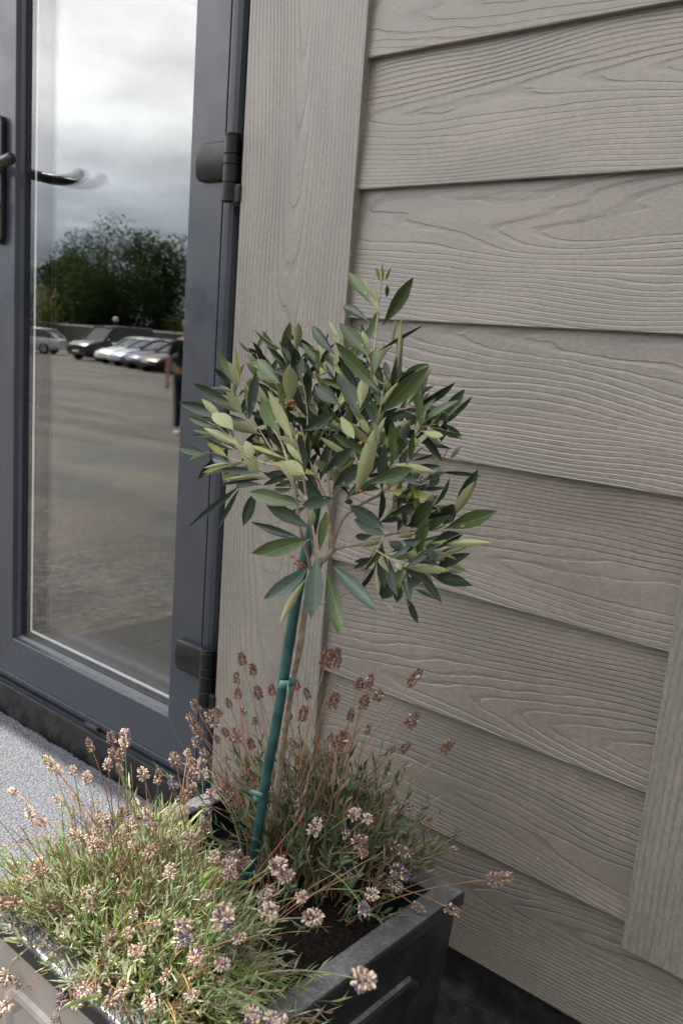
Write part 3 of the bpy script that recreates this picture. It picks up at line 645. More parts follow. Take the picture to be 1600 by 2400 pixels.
# ------------------------------------------------------------------ stake and ties
sp = [at(566, 2120, -.322), at(572, 2080, -.322), at(592, 2080 - 75, -.323), at(603, 1951, -.324), at(625, 1812, -.325), at(650, 1678, -.327), at(678, 1500, -.331), at(700, 1370, -.335), at(731, 1232, -.338), at(742, 1160, -.339)]
sq = smooth_pts(sp, 6)
stake = tag(obj('plant_stake', TB(sq, [.0056 + (.0004 if i % 9 == 0 else 0) + rnd.uniform(-.0001, .0001) for i in range(len(sq))], n=16), m_stake, smooth=True), 'green plastic coated garden stake standing upright against the olive trunk', 'stake')
def tie(px, py, Y, label, tail, w=.010):
    c = at(px, py, Y); bm = bmesh.new(); n = 20; ax = Vector((.22, 0, 1)).normalized()
    ex, ey = Vector((1, .0, -.2)).normalized(), Vector((0, 1, 0)); ra, rb = [], []
    for k in range(n):
        a = 2 * math.pi * k / n; p = c + ex * (.0070 * math.cos(a) + .0016) + ey * (.0066 + .0135 * (math.sin(a) * .5 + .2)) * 1.0
        p.y = Y - .0068 + (.011 + .012 * (.5 + .5 * math.cos(a)) if math.sin(a) > 0 else .011) * (math.sin(a) * .5 + .5) + 0.
        p += Vector((0, 0, .003 * math.cos(a)))
        ra.append(bm.verts.new(p - ax * w * .5)); rb.append(bm.verts.new(p + ax * w * .5))
    for k in range(n): bm.faces.new((ra[k], ra[(k + 1) % n], rb[(k + 1) % n], rb[k]))
    t0 = at(px + 8, py, Y - .0085); pts = [t0, t0 + Vector((tail[0] * .4, -.003, tail[1] * .3)), t0 + Vector((tail[0], -.004, tail[1]))]
    q0 = [(bm.verts.new(p - ax * w * .4 * f), bm.verts.new(p + ax * w * .4 * f)) for p, f in zip(pts, (.9, 1., .35))]
    for a, b in zip(q0, q0[1:]): bm.faces.new((a[0], b[0], b[1], a[1]))
    o = obj('plant_tie', bm, m_tie, smooth=True); sd = o.modifiers.new('thick', 'SOLIDIFY'); sd.thickness = .0006
    tag(o, label, 'plant tie', 'ties holding the olive trunk to the green stake')
tie(666, 1600, -.329, 'topmost pale green ribbon tie, knotted round the stake above the lavender heads', (.006, -.014))
tie(606, 1866, -.325, 'middle pale green ribbon tie with its end sticking out to the side of the stake', (-.015, .002), .010)
tie(584, 2042, -.322, 'lowest green tie on the stake, low down near the soil', (.012, -.006), .006)

# ------------------------------------------------------------------ lavender
def head_mesh(mix_, seed, longer=1., tufts=44):
    """dried flower spike: rings of small open calyces round a short axis (unit length along Z)"""
    rr = random.Random(seed); verts, faces, mi = [], [], []
    keys = list(m_head)
    for i in range(tufts):
        t = (i + .5) / tufts; a = i * 2.4 + rr.uniform(-.4, .4)
        rad = .27 * math.sin(math.pi * min(1, .18 + t * .8)) ** .7 / longer
        up = -.15 + 1.3 * t + rr.uniform(-.25, .25)
        d = Vector((math.cos(a), math.sin(a), up)).normalized(); base = Vector((math.cos(a) * (.06 + rad * .42), math.sin(a) * (.06 + rad * .42), t * .80))
        ln = rr.uniform(.14, .24) * (1.1 - .2 * t); s1 = d.orthogonal().normalized(); s2 = d.cross(s1); b = len(verts)
        ln += rad * .28
        for f, w in ((0, .03), (.4, .066), (.78, .062), (1., .028)):
            for k in range(4):
                an = k * math.pi / 2 + i; verts.append(tuple(base + d * ln * f + (s1 * math.cos(an) + s2 * math.sin(an)) * w))
        slot = keys.index(rr.choices(keys, mix_)[0])
        for r_ in range(3):
            for k in range(4): faces.append((b + r_ * 4 + k, b + r_ * 4 + (k + 1) % 4, b + r_ * 4 + 4 + (k + 1) % 4, b + r_ * 4 + 4 + k)); mi.append(slot)
    me = bpy.data.meshes.new('flower_head'); me.from_pydata(verts, [], faces)
    for k in keys: me.materials.append(m_head[k])
    for p, q in zip(me.polygons, mi): p.material_index = q
    return me
HM = {'p': [head_mesh((5, 3, .4, 0), s) for s in (1, 2, 3)], 'b': [head_mesh((1.4, 5, .3, 1), s) for s in (4, 5, 6)], 'r': [head_mesh((.25, 1.6, 0, 5), s) for s in (7, 8, 9)],
      'v': [head_mesh((2, 1.5, 4, 0), s) for s in (10, 11)], 'w': [head_mesh((6, 1.5, 1.2, 0), s, 1., 48) for s in (12, 13)]}
n_stem = 0
def flower(plant, root, head, axis_hint, size, kind, smat, bow, thick=.0006):
    """one flower stem (part) with its head (sub-part)"""
    global n_stem
    mid = (root + head) / 2 + bow
    pp = bez(root, mid, head, 9); d = (pp[-1] - pp[-2]).normalized()
    d = (d + axis_hint).normalized()
    st = obj('flower_stem', TB(pp, [thick * (1.25 - .05 * i) for i in range(10)], n=5, cap=False), smat, plant, smooth=True)
    o = bpy.data.objects.new('flower_head', rnd.choice(HM[kind])); C.objects.link(o)
    qn = d.to_track_quat('Z', 'Y') @ Quaternion((0, 0, 1), rnd.uniform(0, 6.28))
    M = Matrix.Translation(head - d * size * .35) @ qn.to_matrix().to_4x4() @ Matrix.Diagonal((size * rnd.uniform(.8, 1.05), size * rnd.uniform(.8, 1.05), size * rnd.uniform(1.0, 1.45), 1))
    o.matrix_basis = M; adopt(o, st); n_stem += 1
front = thing('lavender_plant', (-.70, -.45, PZ - .04), 'sunlit silvery green lavender spilling over the front rim of the planter, dry pale flower heads', 'lavender', 'lavenders in the planter')
back = thing('lavender_plant', (-.62, -.25, PZ - .04), 'shaded dark green lavender behind the stake with rust brown flower heads against the cladding', 'lavender', 'lavenders in the planter')
Zs = PZ - .035
backh = """430 165 r 17|375 110 r 17|345 205 r 17|350 290 r 16|460 285 r 18|530 270 r 16|305 340 r 15|380 378 b 13|135 360 b 18|250 385 b 16|225 430 b 22|120 440 b 20|150 490 b 21|135 545 b 17|440 430 r 12|660 245 r 13|715 290 r 15|615 400 r 17|690 400 r 20|815 105 r 26|870 80 r 16|870 128 r 14|850 330 r 19|1265 215 r 22|990 235 r 18|1038 230 r 15|1085 300 r 19|1010 335 r 19|940 405 r 15|1255 435 r 20
1030 480 r 12|1218 575 r 15|1160 583 r 9|1440 570 r 21|835 520 r 12|880 545 r 24|830 620 r 18|815 740 r 15|520 650 b 15|530 810 b 16|190 620 b 18|85 600 b 13|20 635 b 17|290 490 r 14|345 510 b 20|420 550 r 18|245 525 r 14|1250 885 b 12|1150 915 b 16|1030 940 p 16|960 915 p 20|1350 945 r 9|1350 1068 b 14|1475 1103 b 12|675 870 v 22|755 920 p 18|750 995 p 22|920 1020 v 17|980 1060 b 21|1005 1120 b 15|1160 1085 b 26|1220 1110 b 18
1190 1210 v 24|1165 1270 p 20|1050 1335 p 18|1010 1410 v 19|1290 1400 b 14|1460 1410 b 17|940 1240 v 11|1700 1257 b 24|560 1420 p 18|575 1140 b 14|640 560 b 15|300 800 b 18|240 790 v 15|330 850 b 20|460 825 b 18|380 860 b 17|205 800 b 14"""
for rec in backh.replace('\n', '|').split('|'):
    q = rec.split(); px, py = 400 + float(q[0]) / 2.24, 1500 + float(q[1]) / 2.24; size = float(q[3]) * .00084
    f = (py - 1500) / 600
    Y = -.22 - .10 * f + rnd.uniform(-.035, .035)
    if px > 880: Y = -.17 - .12 * max(0, f - .3) + rnd.uniform(-.02, .02)
    if px < 520: Y = -.27 + rnd.uniform(-.03, .03)
    hd = at(px, py, Y)
    if px > 1000 and py > 1960: Y = -.22; hd = at(px, py, Y)
    if hd.y > -.035: hd.y = -.035
    rt = Vector((-.645 + (px - 700) * .00016 + rnd.uniform(-.03, .03), -.27 + rnd.uniform(-.05, .04), Zs))
    rt.x = min(max(rt.x, PX0 + .05), PX1 - .06)
    out = Vector((hd.x - rt.x, hd.y - rt.y, 0))
    low = hd.z < PZ + .06
    flower(back, rt, hd, Vector((0, 0, .15 if not low else 0)) + out * .8, size, q[2], m_lstem_g if q[2] in 'vp' else m_lstem_d, -out * .18 + Vector((rnd.uniform(-.006, .006), 0, .05 if low else .012)), .00062)
fronth = """265 210 p 24|300 235 p 17|655 85 w 24|585 75 b 18|475 115 b 16|590 155 b 18|630 160 b 17|565 210 p 18|630 235 b 14|385 245 p 18|460 285 p 19|750 260 p 20|830 285 b 18|905 310 v 19|918 185 b 20|985 150 b 13|1000 205 b 14|1060 250 w 26|1000 270 b 20|70 350 p 17|155 465 p 18|215 510 p 18|310 400 p 17|395 385 p 11|375 480 p 9|535 485 p 20|575 530 v 18|415 590 p 22|750 490 w 24|790 510 w 22
490 635 p 24|540 640 p 20|960 385 b 19|1010 330 b 22|1080 480 v 20|1070 545 b 17|1000 600 w 26|700 630 p 18|790 665 p 24|115 605 b 9|10 640 p 12|90 745 p 20|215 720 p 22|235 780 p 20|100 840 b 20|620 790 p 27|1120 690 p 20|1190 740 w 24|1210 785 w 20|890 775 p 22|1450 740 w 24|1500 795 w 19|80 960 p 20|245 880 p 26|210 965 p 22|200 1010 p 20|330 930 p 21|530 890 p 26|700 990 w 17
1190 965 w 24|1380 905 w 20|1410 980 w 24|360 1040 p 24|260 1090 p 21|330 1090 p 20|155 1095 p 13|280 1180 p 19|600 1085 b 13|960 1060 w 27|945 1135 v 25|1020 1225 w 25|1165 1255 p 22|730 1180 p 19|600 1265 p 32|370 1235 p 26|310 1240 w 24|60 1225 p 17|225 1250 p 16|20 1330 p 25|110 1330 p 26|190 1325 p 17|340 1410 v 25|300 1550 p 20|1320 1500 w 22|1430 1540 w 19|500 1395 p 18|870 1310 p 16
1166 1013 w 32|1897 1335 w 24|1318 1525 w 22|1470 1545 p 18|440 1390 p 18|560 1130 p 15|150 870 p 18|300 990 b 20|680 1090 p 16|1080 900 p 18|820 1040 p 14|480 1210 p 20|1250 1120 p 16|650 1370 p 20|780 1450 p 20|1000 1420 p 18|470 960 p 16|1580 900 p 18|1640 1010 w 24|20 1480 p 22"""
for rec in fronth.replace('\n', '|').split('|'):
    q = rec.split(); px, py = float(q[0]) / 2.24, 1700 + float(q[1]) / 2.24; size = float(q[3]) * .00074
    f = (py - 1700) / 700
    Y = -.395 - .20 * f + rnd.uniform(-.03, .03)
    if px < 330 and py < 2000: Y -= .03
    if px > 430 and py < 1860: Y = -.30 + rnd.uniform(-.04, .02)
    hd = at(px, py, Y)
    rt = Vector((hd.x * .45 + -.69 * .55 + rnd.uniform(-.04, .04), hd.y * .45 - .44 * .55 + rnd.uniform(-.04, .04), Zs))
    rt.x = min(max(rt.x, PX0 + .045), PX1 - .08); rt.y = min(max(rt.y, PY0 + .045), PY1 - .08)
    out = Vector((hd.x - rt.x, hd.y - rt.y, 0)); low = hd.z < PZ + .05
    green = q[2] in 'wv' or rnd.random() < .25
    flower(front, rt, hd, out * (2. if low else .5) + Vector((0, 0, .1)), size, q[2], m_lstem_g if green else m_lstem_d, -out * (.0 if low else .2) + Vector((rnd.uniform(-.008, .008), rnd.uniform(-.006, .006), .06 if low else .02)), .00065)
# more small spent heads low in the front plant, and bare dry stalks that have lost theirs
for k in range(30):
    x, y = rnd.uniform(PX0 + .02, -.56), rnd.uniform(PY0 - .03, -.36); r_ = math.hypot((x + .68) / .2, (y + .46) / .15)
    hd = Vector((x, y, PZ + .075 - .05 * r_ + rnd.uniform(-.02, .03))); rt = Vector((hd.x * .5 - .34, hd.y * .5 - .23, Zs)); out = Vector((hd.x - rt.x, hd.y - rt.y, 0))
    flower(front, rt, hd, out * 1.2, rnd.uniform(.010, .017), rnd.choice('ppbwb'), rnd.choice((m_lstem_d, m_lstem_g)), Vector((0, 0, .03)), .00055)
for k in range(70):
    pl = front if k < 46 else back
    if pl is front: x, y, h = rnd.uniform(PX0 - .02, -.46), rnd.uniform(PY0 - .03, -.34), rnd.uniform(.01, .13)
    else: x, y, h = rnd.gauss(-.60, .06), rnd.gauss(-.235, .03), rnd.uniform(.05, .20)
    tip = Vector((x, min(y, -.05), PZ + h)); rt = Vector((x * .4 + (-.68 if pl is front else -.63) * .6, y * .4 + (-.45 if pl is front else -.25) * .6, Zs))
    obj('dry_stalk', TB(bez(rt, (rt + tip) / 2 + Vector((rnd.uniform(-.01, .01), rnd.uniform(-.01, .01), .02)), tip, 6), [.00065 - .00005 * i for i in range(7)], n=4, cap=False), rnd.choice((m_lstem_d, m_lav3)), pl, smooth=True)
def foliage(plant, n, fx, mats, wts, lw, name='foliage'):
    """narrow leaves in tufts along leafy shoots, joined into one mass"""
    rr = random.Random(len(name) + n); verts, faces, mi = [], [], []
    for _ in range(n):
        a, b = fx(rr); k = rr.randint(9, 15); d = (b - a).normalized(); sd = d.orthogonal().normalized(); L_ = (b - a).length
        sm = rr.choices(range(len(mats)), wts)[0]
        for i in range(k):
            t = .25 + .78 * (i + rr.random()) / k; p = a.lerp(b, min(t, 1.))
            an = i * 1.9 + rr.uniform(-.5, .5); ax = Quaternion(d, an) @ sd
            dr = (d * rr.uniform(.5, 1.3) + ax * rr.uniform(.4, 1.) + Vector((0, 0, rr.uniform(-.05, .35)))).normalized()
            ln = rr.uniform(.012, .033) * (1.15 - .45 * t); w = lw * rr.uniform(.6, 1.25)
            sx = dr.cross(ax).normalized() if dr.cross(ax).length > .01 else dr.orthogonal(); sx = (Quaternion(dr, rr.uniform(-.8, .8)) @ sx) * w
            up = sx.cross(dr).normalized(); m_ = p + dr * ln * .5 + up * ln * rr.uniform(-.05, .08); e = p + dr * ln + up * ln * rr.uniform(-.25, .15); v = len(verts)
            for q in (p - sx * .4, p + sx * .4, m_ - sx, m_ + up * w * -.5, m_ + sx, e): verts.append(tuple(q))
            faces += [(v, v + 3, v + 2), (v, v + 1, v + 3), (v + 1, v + 4, v + 3), (v + 2, v + 3, v + 5), (v + 3, v + 4, v + 5)]
            mi += [sm if rr.random() < .85 else rr.randrange(len(mats))] * 5
        v = len(verts); w = .0007
        for p in (a, b):
            for q in ((w, 0), (-w * .5, w * .87), (-w * .5, -w * .87)): verts.append((p.x + q[0], p.y + q[1], p.z))
        for q in range(3): faces.append((v + q, v + (q + 1) % 3, v + 3 + (q + 1) % 3, v + 3 + q)); mi.append(len(mats) - 1)
    me = bpy.data.meshes.new(name); me.from_pydata(verts, [], faces)
    for mm in mats: me.materials.append(mm)
    for p, q in zip(me.polygons, mi): p.material_index = q
    o = obj(name, me, mats, plant); o['kind'] = 'stuff'; return o
def fx_front(rr):
    while True:
        x, y = rr.uniform(PX0 + .045, -.475), rr.uniform(PY0 + .035, -.34)
        if x > -.57 and y > -.49 + (x + .57) * -.5 and rr.random() < .66: continue
        if x > -.515 and y > -.47: continue
        if y > -.40 + (-.70 - x) * .25: continue
        break
    a = Vector((x, y, Zs + rr.uniform(0, .02)))
    c = Vector((-.70, -.47, Zs)); o_ = Vector((x - c.x, y - c.y, 0)); r_ = min(1., math.hypot(o_.x / .15, o_.y / .11))
    h = .074 - .036 * r_ * r_ + rr.uniform(-.035, .012) + (.03 * rr.random() if rr.random() < .12 else 0)
    return a, a + Vector((o_.x * (.62 if o_.x > 0 else .22) + rr.uniform(-.026, .026), o_.y * .5 + rr.uniform(-.026, .026), h))
def fx_back(rr):
    x, y = rr.gauss(-.622, .040), rr.gauss(-.246, .024)
    x = min(max(x, PX0 + .06), PX1 - .08); y = min(max(y, PY0 + .25), PY1 - .035)
    a = Vector((x, y, Zs + rr.uniform(0, .05))); o_ = Vector((x + .615, y + .242, 0))
    h = .135 - .55 * math.hypot(o_.x, o_.y * 1.3) + rr.uniform(-.06, .012)
    return a, a + Vector((o_.x * .7 + rr.uniform(-.03, .03), o_.y * .7 + rr.uniform(-.03, .03), max(.03, h)))
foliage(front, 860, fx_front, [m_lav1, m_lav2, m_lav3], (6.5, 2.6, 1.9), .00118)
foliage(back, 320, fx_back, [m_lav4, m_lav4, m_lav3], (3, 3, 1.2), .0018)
# a few longer bright blades standing out of the front plant
for k in range(60):
    a, b = fx_front(rnd); d = b - a; bm = bmesh.new(); sx = d.cross(Vector((0, -1, .5))).normalized() * rnd.uniform(.0014, .0025); ln = rnd.uniform(.03, .055)
    dr = (d.normalized() + Vector((rnd.uniform(-.7, .7), rnd.uniform(-.7, .3), rnd.uniform(-.2, .3)))).normalized(); p0 = a + d * .75; vs_ = []
    for t, w in ((0, .5), (.35, 1), (.7, .9), (1, .1)):
        c = p0 + dr * ln * t + Vector((0, 0, -.012 * t * t)); vs_.append((bm.verts.new(c - sx * w), bm.verts.new(c + Vector((0, 0, -.0006))), bm.verts.new(c + sx * w)))
    for r0, r1 in zip(vs_, vs_[1:]):
        for q in range(2): bm.faces.new((r0[q], r0[q + 1], r1[q + 1], r1[q]))
    obj('leaf', bm, rnd.choice((m_lav2, m_lav2, m_lav1)), front, smooth=True)

# ------------------------------------------------------------------ the car park that the door glass mirrors
m_tyre = plain('tyre', (.015, .015, .015), .8, .3); m_rim = plain('alloy', (.45, .45, .47), .35, .5); m_rim.node_tree.nodes['Principled BSDF'].inputs['Metallic'].default_value = .8
m_cglass = plain('car_glass', (.012, .014, .016), .05, .8); m_lamp = plain('lamp_lens', (.7, .7, .72), .15, .6); m_plate = plain('number_plate', (.75, .74, .6), .4, .4); m_dark = plain('dark_trim', (.02, .02, .021), .5, .4)
def paint(name, c):
    M = Mat(name, c, .28, .5); M.b.inputs['Coat Weight'].default_value = .5; M.b.inputs['Coat Roughness'].default_value = .05; M.b.inputs['Metallic'].default_value = .35; return M.m
def car(x, y, rz, label, col, name, L_=4.5, Wd=1.78, Hh=1.46, hood=.98, van=False, group='cars parked in the mirrored car park'):
    global LOCAL
    root = thing('parked_car', (x, y, ground_z(y)), label, 'car', group); root.rotation_euler = (0, 0, rz); LOCAL = True
    mp_ = paint(name, col); K = Hh / 1.46
    def sect(bm, st):
        """loft: stations of (x, [(half width, z)...])"""
        rs = [[bm.verts.new((xx, s * w, z)) for s, pr in ((1, p_), (-1, p_[::-1])) for w, z in pr] for xx, p_ in st]
        for a, b in zip(rs, rs[1:]):
            n = len(a)
            for k in range(n): bm.faces.new((a[k], a[(k + 1) % n], b[(k + 1) % n], b[k]))
        bm.faces.new(rs[0][::-1]); bm.faces.new(rs[-1])
    hw = Wd / 2; h = L_ / 2; belt = .93 * K if not van else 1.05
    bm = bmesh.new()
    def S_(x, f, zb, zt, tf=.86): return (x, [(hw * f * .90, zb), (hw * f, zb + (zt - zb) * .3), (hw * f, zb + (zt - zb) * .72), (hw * f * .95, zt - .03), (hw * f * tf, zt), (.02, zt + .015)])
    hd = hood * K * .78
    sect(bm, [S_(-h, .82, .42, belt - .12), S_(-h + .12, .95, .30, belt - .02), S_(-h + .8, 1., .22, belt), S_(.0, 1., .2, belt), S_(h - 1.5, 1., .2, belt), S_(h - 1.2, .99, .2, hd + .10), S_(h - .55, .97, .22, hd), S_(h - .15, .90, .26, hd - .14), S_(h, .78, .34, hd - .26)])
    body = obj('body', bm, mp_, root, smooth=True, bevel=.03)
    ft = (h - 1.35, h - 2.15) if not van else (h - 1.05, h - 1.85); rt_ = (-h + .12, -h + .75) if not van else (-h + .05, -h + .25)
    bm = bmesh.new(); top = Hh - .02
    def G_(x, w0, w1, z0, z1): return (x, [(hw * w0, z0), (hw * (w0 * .45 + w1 * .55), z0 + (z1 - z0) * .55), (hw * w1, z1 - .04), (.02, z1)])
    sect(bm, [G_(rt_[0], .86, .84, belt - .03, belt + .02), G_(rt_[1], .92, .74, belt - .03, top - .05), G_(-.3, .93, .76, belt - .03, top - .01), G_(ft[1], .93, .74, belt - .03, top - .06), G_(ft[0], .88, .86, belt - .03, belt + .015)])
    obj('window', bm, m_cglass, root, smooth=False, bevel=.02)
    bm = bmesh.new(); sect(bm, [(rt_[1] - .15, [(hw * .72, top - .09), (hw * .7, top - .02), (.02, top)]), (-.3, [(hw * .78, top - .06), (hw * .73, top + .015), (.02, top + .03)]), (ft[1] + .08, [(hw * .72, top - .12), (hw * .70, top - .06), (.02, top - .03)])])
    obj('roof', bm, mp_, root, smooth=True, bevel=.02)
    for s in (1, -1):
        for xa, za, xb, zb in ((ft[0] + .03, belt, ft[1] - .02, top - .05), (-.25, belt, -.3, top - .02), (rt_[0], belt, rt_[1], top - .06)):
            obj('pillar', TB([(xa, s * hw * .90, za - .02), (xb, s * hw * .765, zb)], .035, n=6), mp_, root, smooth=True)
        obj('mirror', TB([(ft[0] - .25, s * hw * .95, belt + .02), (ft[0] - .2, s * (hw + .12), belt + .08), (ft[0] - .22, s * (hw + .2), belt + .08)], [.03, .075, .06], n=8), mp_, root, smooth=True)
        obj('headlight', TB([(h - .36, s * hw * .66, hd - .19), (h - .10, s * hw * .60, hd - .22)], [.12, .085], n=10), m_lamp, root, smooth=True)
        for xx in (h - .85, -h + .85):
            w = obj('wheel', TB([(xx, s * (hw - .20), .315), (xx, s * (hw - .0), .315)], .315, n=20), m_tyre, root, bevel=.03)
            obj('rim', TB([(xx, s * (hw - .1), .315), (xx, s * (hw + .012), .315)], [.215, .20], n=14), m_rim, w)
    obj('grille', BX(h - .10, h + .005, -hw * .42, hw * .42, hd - .34, hd - .22), m_dark, root, bevel=.01)
    obj('bumper', BX(h - .12, h + .03, -hw * .74, hw * .74, .30, .42), m_dark if van else mp_, root, bevel=.03)
    obj('number_plate', BX(h + .032, h + .045, -.26, .26, .44, .55), m_plate, root)
    LOCAL = False; return root
car(-39.4, -28.3, R(84), 'silver saloon car parked nose-on between a dark van and a pale blue car', (.62, .64, .66), 'paint_silver')
car(-37.2, -27.5, R(84), 'pale silver blue saloon car next to a navy car in the mirrored row', (.40, .45, .56), 'paint_pale_blue', Hh=1.44)
car(-35.0, -26.7, R(84), 'navy blue car parked beside a pale blue car, mirrored near the door stile', (.012, .014, .075), 'paint_navy', Hh=1.48)
car(-32.8, -25.9, R(84), 'dark maroon car last in the mirrored row, half cut off by the door stile', (.035, .012, .018), 'paint_maroon')
car(-42.6, -29.0, R(84), 'tall dark people carrier parked beside the silver saloon in the mirrored row', (.020, .018, .022), 'paint_black', L_=4.9, Wd=1.9, Hh=1.95, van=True)
car(-47.0, -31.5, R(84), 'grey hatchback half hidden behind the dark people carrier in the mirror image', (.22, .23, .24), 'paint_grey', L_=4.1, Hh=1.5)
car(-50.0, -28.5, R(142), 'white hatchback standing side-on at the mirrored car park, under the yellow green bush', (.62, .64, .65), 'paint_white', L_=3.8, Hh=1.52)
# boundary fence with pale coping, two lamps on posts
m_panel = plain('fence_panel', (.10, .105, .10), .8, .2, .25, 4); m_coping = plain('coping', (.55, .54, .52), .7, .3, .1, 8); m_post = plain('lamp_post_paint', (.03, .03, .03), .5, .4)
fy = -37.
fen = thing('boundary_fence', (-55, fy, ground_z(fy)), 'grey boundary fence with pale coping strips behind the mirrored cars', 'fence')
z0 = ground_z(fy)
for i in range(36):
    x = -80 + i * 3.
    obj('fence_panel', BX(x + .08, x + 2.92, fy - .03, fy + .03, z0, z0 + 1.75), m_panel, fen)
    obj('post', BX(x - .07, x + .07, fy - .07, fy + .07, z0, z0 + 1.8), m_panel, fen)
    obj('coping', BX(x + .1, x + 2.8, fy - .09, fy + .09, z0 + 1.752, z0 + 1.88), m_coping, fen)
for k, (x, lab) in enumerate(((-55.6, 'white globe lamp on a post above the mirrored grey hatchback'), (-45.6, 'white lantern lamp on a post above the mirrored silver saloon'))):
    zz_ = ground_z(-38.4); lp_ = thing('lamp_post', (x, -38.4, zz_), lab, 'lamp', 'lamps behind the fence')
    obj('post', TB([(x, -38.4, zz_), (x, -38.4, zz_ + 2.25)], .05, n=8), m_post, lp_)
    bm = bmesh.new(); bmesh.ops.create_icosphere(bm, subdivisions=2, radius=.2, matrix=Matrix.Translation((x, -38.4, zz_ + 2.42))); obj('lamp_shade', bm, m_coping, lp_, smooth=True)
# trees beyond the fence
def crown_mat(name, a, b):
    M = Mat(name, a, .7, .2); r = M.rand(); n = M.noise(M.tc(), .9, 3); M.color(M.mix(M.ramp(n, .35, .65), a, b))
    tl = M.n.new('ShaderNodeBsdfTranslucent'); M.l.new(M.b.inputs['Base Color'].links[0].from_socket, tl.inputs['Color'])
    mx = M.n.new('ShaderNodeMixShader'); mx.inputs[0].default_value = .25; M.l.new(M.b.outputs[0], mx.inputs[1]); M.l.new(tl.outputs[0], mx.inputs[2]); M.l.new(mx.outputs[0], M.out()); return M.m
m_cd = crown_mat('crown_dark', (.034, .058, .018), (.075, .11, .034)); m_cm = crown_mat('crown_mid', (.05, .085, .022), (.095, .135, .04)); m_cy = crown_mat('crown_yellow', (.16, .19, .035), (.32, .28, .07)); m_tb = plain('tree_bark', (.09, .07, .05), .9, .2, .3, 6)
def tree(x, y, h, rad, label, mat, n=2600, name='broadleaf_tree', cat='tree', group='trees beyond the fence', leaf_s=.155, low=.18):
    rr = random.Random(int(abs(x * 13 + y * 7))); z0 = ground_z(y)
    root = thing(name, (x, y, z0), label, cat, group)
    bm = bmesh.new(); tube(bm, [(x, y, z0 - .05), (x + .1, y, z0 + h * .3), (x, y + .1, z0 + h * .72)], [h * .03, h * .022, h * .008], n=8)
    lobes = []
    for k in range(46):
        a = rr.uniform(0, 6.28); t = rr.uniform(low, .90); prof_ = math.sin(math.pi * min(1, .22 + .78 * t) ** 1.25) ** .5
        r_ = rad * prof_ * rr.uniform(.25, .82); c = Vector((x + r_ * math.cos(a), y + r_ * math.sin(a), z0 + h * t)); lobes.append((c, rad * rr.uniform(.24, .40)))
        if k < 12: tube(bm, [(x, y, z0 + h * t * .55), tuple(c)], [h * .008, h * .003], n=5)
    obj('trunk', bm, m_tb, root, smooth=True)
    verts, faces = [], []
    for k in range(n):
        c, r_ = rr.choice(lobes); d = Vector((rr.gauss(0, 1), rr.gauss(0, 1), rr.gauss(0, 1))).normalized(); p = c + d * r_ * rr.random() ** .35
        p.z = max(p.z, z0 + h * low * .6)
        u = Vector((rr.gauss(0, 1), rr.gauss(0, 1), rr.gauss(0, 1))).normalized(); w = u.orthogonal().normalized(); s = leaf_s * rr.uniform(.6, 1.3); v = len(verts)
        for q in (p - u * s, p + w * s * .5, p + u * s, p - w * s * .5): verts.append(tuple(q))
        faces.append((v, v + 1, v + 2, v + 3))
    me = bpy.data.meshes.new('crown'); me.from_pydata(verts, [], faces); o = obj('crown', me, mat, root); o['kind'] = 'stuff'
tree(-62.0, -44, 9.6, 6.2, 'big dark round tree in the middle of the mirrored view', m_cd, 34000, low=.04)
tree(-68.0, -44, 8.0, 3.4, 'dark tree joined to the left flank of the big round tree in the mirror', m_cd, 12000, low=.04)
tree(-70.5, -43, 7.6, 3.0, 'dark tree farthest left in the mirrored view, above the yellow bush', m_cd, 6500, low=.04)
tree(-51.6, -44, 7.2, 3.4, 'mid green tree right of the big round tree, close to the door stile', m_cm, 11000, low=.04)
tree(-44.6, -44, 7.6, 3.0, 'mid green tree at the very edge of the mirrored view', m_cm, 11000, low=.04)
tree(-66.5, -44.5, 6.6, 3.2, 'low dark tree filling the gap between the left trees in the mirror', m_cd, 11000, low=.04)
tree(-63.0, -35.6, 4.6, 2.9, 'yellow green bush over the white hatchback in the mirrored view', m_cy, 2600, 'garden_bush', 'bush', None, .16, .1)

rr = random.Random(5); verts, faces = [], []
for k in range(14000):
    x = rr.uniform(-46, 45); t = rr.random() ** .8; p = Vector((x, -47 + rr.uniform(-2, 2), ground_z(-47) + t * (6.2 + 1.6 * math.sin(x * .31) + 1.1 * math.sin(x * .83 + 1))))
    u = Vector((rr.gauss(0, 1), rr.gauss(0, 1), rr.gauss(0, 1))).normalized(); w = u.orthogonal().normalized(); s = .3 * rr.uniform(.6, 1.3); v = len(verts)
    for q in (p - u * s, p + w * s * .5, p + u * s, p - w * s * .5): verts.append(tuple(q))
    faces.append((v, v + 1, v + 2, v + 3))
me = bpy.data.meshes.new('treeline'); me.from_pydata(verts, [], faces)
tag(obj('treeline', me, m_cm), 'far green treeline closing the car park beyond the fence', 'treeline', kind='stuff')

